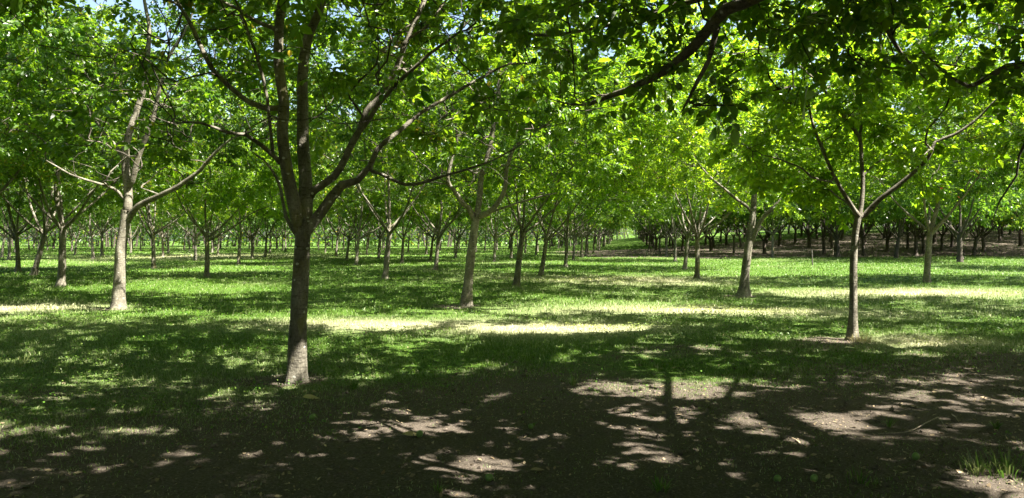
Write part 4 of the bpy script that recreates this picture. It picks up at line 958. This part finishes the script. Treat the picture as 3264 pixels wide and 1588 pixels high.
tw = thing('fallen_twig', 'forked bare dead twig lying on sunlit earth at lower right', 'twig', (*gpos(2955, 1366), 0))
tb = np.array([*gpos(2955, 1366), 0.0])
def onground(X, Y, up): x, y = gpos(X, Y); return np.array([x, y, float(gz(x, y)) + up]) - tb
s = Tubes(); s.add(catmull([(*onground(2800, 1386, .01), .004), (*onground(2893, 1386, .02), .009), (*onground(2955, 1368, .035), .010), (*onground(2990, 1358, .05), .011)], .03)[:, :3], np.linspace(.003, .0065, len(catmull([(*onground(2800, 1386, .01), .004), (*onground(2893, 1386, .02), .009), (*onground(2955, 1368, .035), .010), (*onground(2990, 1358, .05), .011)], .03))), 7, R, rough=.15)
link('stem', s.mesh('stem', STICK), tw)
s = Tubes(); s.add([onground(2984, 1357, .05), onground(3000, 1368, .05), onground(3020, 1386, .012)], [.006, .005, .003], 6, R, rough=.15)
link('side_shoot', s.mesh('side_shoot', STICK), tw)
tw2 = thing('fallen_twig', 'short straight dark twig behind the forked dead one', 'twig', (*gpos(3045, 1345), 0))
tb = np.array([*gpos(3045, 1345), 0.0]); s = Tubes(); s.add([onground(3034, 1338, .03), onground(3045, 1346, .03), onground(3056, 1356, .01)], [.005, .005, .003], 6)
link('stem', s.mesh('stem', STICK), tw2)

# stakes at the edge of the bank
def stake(X, Y, ytop, label, mat, w=.035):
    x, y = gpos(X, Y); h = (Y - ytop) / F * y; z = float(gz(x, y)); g = np.random.default_rng(int(X))
    t = thing('stake', label, 'stake', (x, y, z), 'stakes along the edge of the brown bank')
    s = Tubes(); l = g.normal(0, .015, 2)
    s.add([(0, 0, -.1), (l[0], l[1], h * .5), (l[0] * 2, l[1] * 2, h - .04), (l[0] * 2, l[1] * 2, h)], [w, w * .95, w * .9, w * .45], 8, g, rough=.12)
    link('post', s.mesh('post', mat), t)
    s = Tubes(); s.add([(l[0] * 1.6, l[1] * 1.6, h * .78), (l[0] * 1.6, l[1] * 1.6, h * .82)], [w * 1.35, w * 1.35], 8); link('tie', s.mesh('tie', STAKE), t)
stake(2590, 846, 797, 'dark stake in the grass left of the slender young tree', STAKE)
stake(2655, 812, 791, 'short pale stake on the brown bank left of the slender young tree', STAKE_P)
stake(2780, 810, 783, 'dark stake on the brown bank right of the slender young tree', STAKE)
stake(2919, 815, 780, 'tall dark stake left of the lichen flecked tree', STAKE)
stake(2565, 815, 793, 'short pale stake left of the dark trunk on the bank', STAKE_P)

# tufts and weeds in the foreground
TUFT = grass_mat('tuft_blade', (0.035, 0.09, 0.010), (0.09, 0.17, 0.02), (0.48, 0.42, 0.22))
def tuft(X, Y, hgt, n, spread, label, seed, dryness=0.0, w=.008, name='grass_tuft', cat='grass tuft'):
    global R
    keepR = R; R = np.random.default_rng(seed)
    x, y = gpos(X, Y); z = float(gz(x, y)); m = n
    a = R.uniform(0, 6.283, m); L = R.uniform(.5, 1, m) * hgt; ld = np.stack([np.cos(a), np.sin(a), np.zeros(m)], 1); tl = R.uniform(.15, 1.0, m)
    base = ld * (R.random(m) * spread)[:, None]; side = np.stack([-np.sin(a), np.cos(a), np.zeros(m)], 1) * (w * R.uniform(.6, 1.2, m) * .5)[:, None]
    P = []
    for f, ww in ((0, .8), (.35, 1), (.7, .75), (1, .08)):
        c = base + ld * (L * tl * (f ** 1.6) * .8)[:, None] + np.array([0, 0, 1.0]) * (L * (f - .45 * tl * f * f))[:, None]
        P += [c - side * ww, c + side * ww]
    v_ = np.stack(P, 1).reshape(-1, 3); i = np.arange(m)[:, None] * 8
    q = np.concatenate([np.concatenate([i + 2 * k, i + 2 * k + 1, i + 2 * k + 3, i + 2 * k + 2], 1) for k in range(3)])
    t = link(name, mesh_np(name, v_, [q], TUFT, attr={'dry': np.clip(np.repeat(R.normal(dryness, .15, m), 8), 0, 1)}), None, (x, y, z - .005))
    tag(t, label, cat, 'grass tufts and weeds in the foreground'); R = keepR
tuft(1826, 1234, .16, 34, .04, 'tall green grass tuft on dark earth left of the sunlit dirt patch', 1, w=.011)
tuft(1128, 1246, .13, 24, .05, 'leafy green tuft in shade right of the large dark trunk', 2, w=.016)
tuft(2380, 1190, .14, 40, .08, 'green tuft on the grass edge above the sunlit dirt patch', 3)
tuft(2835, 1362, .13, 18, .02, 'single bright tuft above the forked dead twig', 4, w=.009)
tuft(1700, 1366, .07, 5, .01, 'small upright weed leaf beside a green walnut', 5, w=.018)
tuft(2745, 1090, .22, 150, .22, 'pale dry straw clump at the foot of the slender young tree', 6, .85, w=.006)
tuft(3215, 1512, .20, 90, .22, 'lush sunlit tuft in the bottom right corner', 7, .1, w=.009)
tuft(3120, 1512, .13, 80, .13, 'low curling tuft left of the lush corner one', 8, .2)
tuft(3175, 1372, .10, 18, .02, 'broad leaved weed right of the forked dead twig', 9, w=.026, name='weed', cat='weed')
tuft(955, 1212, .12, 60, .04, 'bright sprouts at the foot of the large dark tree', 10, w=.012)
tuft(1050, 1392, .06, 26, .06, 'short fine tuft on the long sunlit patch below the large dark tree', 11, .1, w=.005)
tuft(2100, 1578, .12, 26, .07, 'small leafy tuft on the bottom edge beside a bright patch', 12, w=.014)
tuft(1395, 1580, .10, 16, .04, 'dark grass tuft on the bottom edge left of middle', 13)
tuft(2740, 1540, .11, 40, .12, 'shaded grass tuft at the bottom right of centre', 14)
tuft(455, 1330, .10, 40, .09, 'tuft with a sunlit tip at lower left, in front of the grass edge', 15, .1)
tuft(300, 1300, .09, 50, .12, 'wide tuft with sunlit tips further left along the grass edge', 16, .1)
tuft(60, 1170, .14, 90, .25, 'tall sunlit tuft at the left edge', 17, .3)

# green walnuts still hanging on the near boughs, and a few red leaves further off
for (X, Y, d_) in ((1757, 59, 5.6), (2187, 203, 4.9), (1965, 262, 5.6), (2165, 276, 5.0), (1869, 214, 5.7), (2272, 255, 4.8), (2095, 345, 5.1), (1990, 372, 5.6)):
    V, q = nut_mesh('nut', .023, int(X), NUT); o = link('nut', mesh_np('nut', V, [q], NUT), treeH, tuple(px(X, Y, d_) - np.array(treeH.location)))
    o.rotation_euler = (.3, .2, X)

rg = np.random.default_rng(3); inv = np.array(TREE_G.matrix_basis.inverted())
o_ = np.array([px(3024 + a, 603 + b, TREE_G.location.y - 3.2) for a, b in ((-2, -8), (2, 6), (20, 20))]); o_ = o_ @ inv[:3, :3].T + inv[:3, 3]
v_, f_ = leaves(o_, rg.normal(size=(3, 3)) * [1, 1, .3], rg, 1, .75, .7, .2, 1)
link('red_leaf_spray', mesh_np('red_leaf_spray', v_, f_, RED, smooth=False), TREE_G)

# ------------------------------------------------------------------ light, sky, camera
sv = np.array([SUN_AZ[0], SUN_AZ[1]]); sv /= np.linalg.norm(sv)
ld = bpy.data.lights.new('sun', 'SUN'); ld.energy = 5.0; ld.angle = math.radians(0.53); ld.color = (1.0, 0.94, 0.84)
lo = bpy.data.objects.new('sun', ld); col.objects.link(lo)
from mathutils import Vector
d3 = Vector((sv[0] * math.cos(math.radians(EL)), sv[1] * math.cos(math.radians(EL)), math.sin(math.radians(EL))))
lo.rotation_euler = d3.to_track_quat('Z', 'Y').to_euler(); lo.location = d3 * 60
wd = bpy.data.worlds.new('World'); sc.world = wd; wd.use_nodes = True; nt = wd.node_tree
sky = nt.nodes.new('ShaderNodeTexSky'); sky.sky_type = 'NISHITA'; sky.sun_disc = False
sky.sun_elevation = math.radians(EL); sky.sun_rotation = math.atan2(sv[0], sv[1]); sky.dust_density = 3.5
nt.links.new(sky.outputs[0], nt.nodes['Background'].inputs[0]); nt.nodes['Background'].inputs[1].default_value = 0.05

cam = bpy.data.cameras.new('camera'); co = bpy.data.objects.new('camera', cam); col.objects.link(co)
cam.sensor_width = 36; cam.lens = 36 * F / W; cam.shift_y = -(H / 2 - HY) / W
co.location = (0, 0, CAMH); co.rotation_euler = (math.pi / 2, 0, 0); cam.clip_end = 2000; cam.clip_start = .05
sc.camera = co

sc.view_settings.view_transform = 'Standard'; sc.view_settings.look = 'None'
sc.view_settings.exposure = 2.92; sc.view_settings.gamma = 1.0
sc.render.engine = 'CYCLES'
cy = sc.cycles
cy.max_bounces = 5; cy.diffuse_bounces = 3; cy.glossy_bounces = 2; cy.transmission_bounces = 5; cy.transparent_max_bounces = 4
cy.use_denoising = True; cy.denoiser = 'OPENIMAGEDENOISE'; cy.denoising_prefilter = 'ACCURATE'; cy.caustics_reflective = False; cy.caustics_refractive = False
cy.sample_clamp_indirect = 6.0
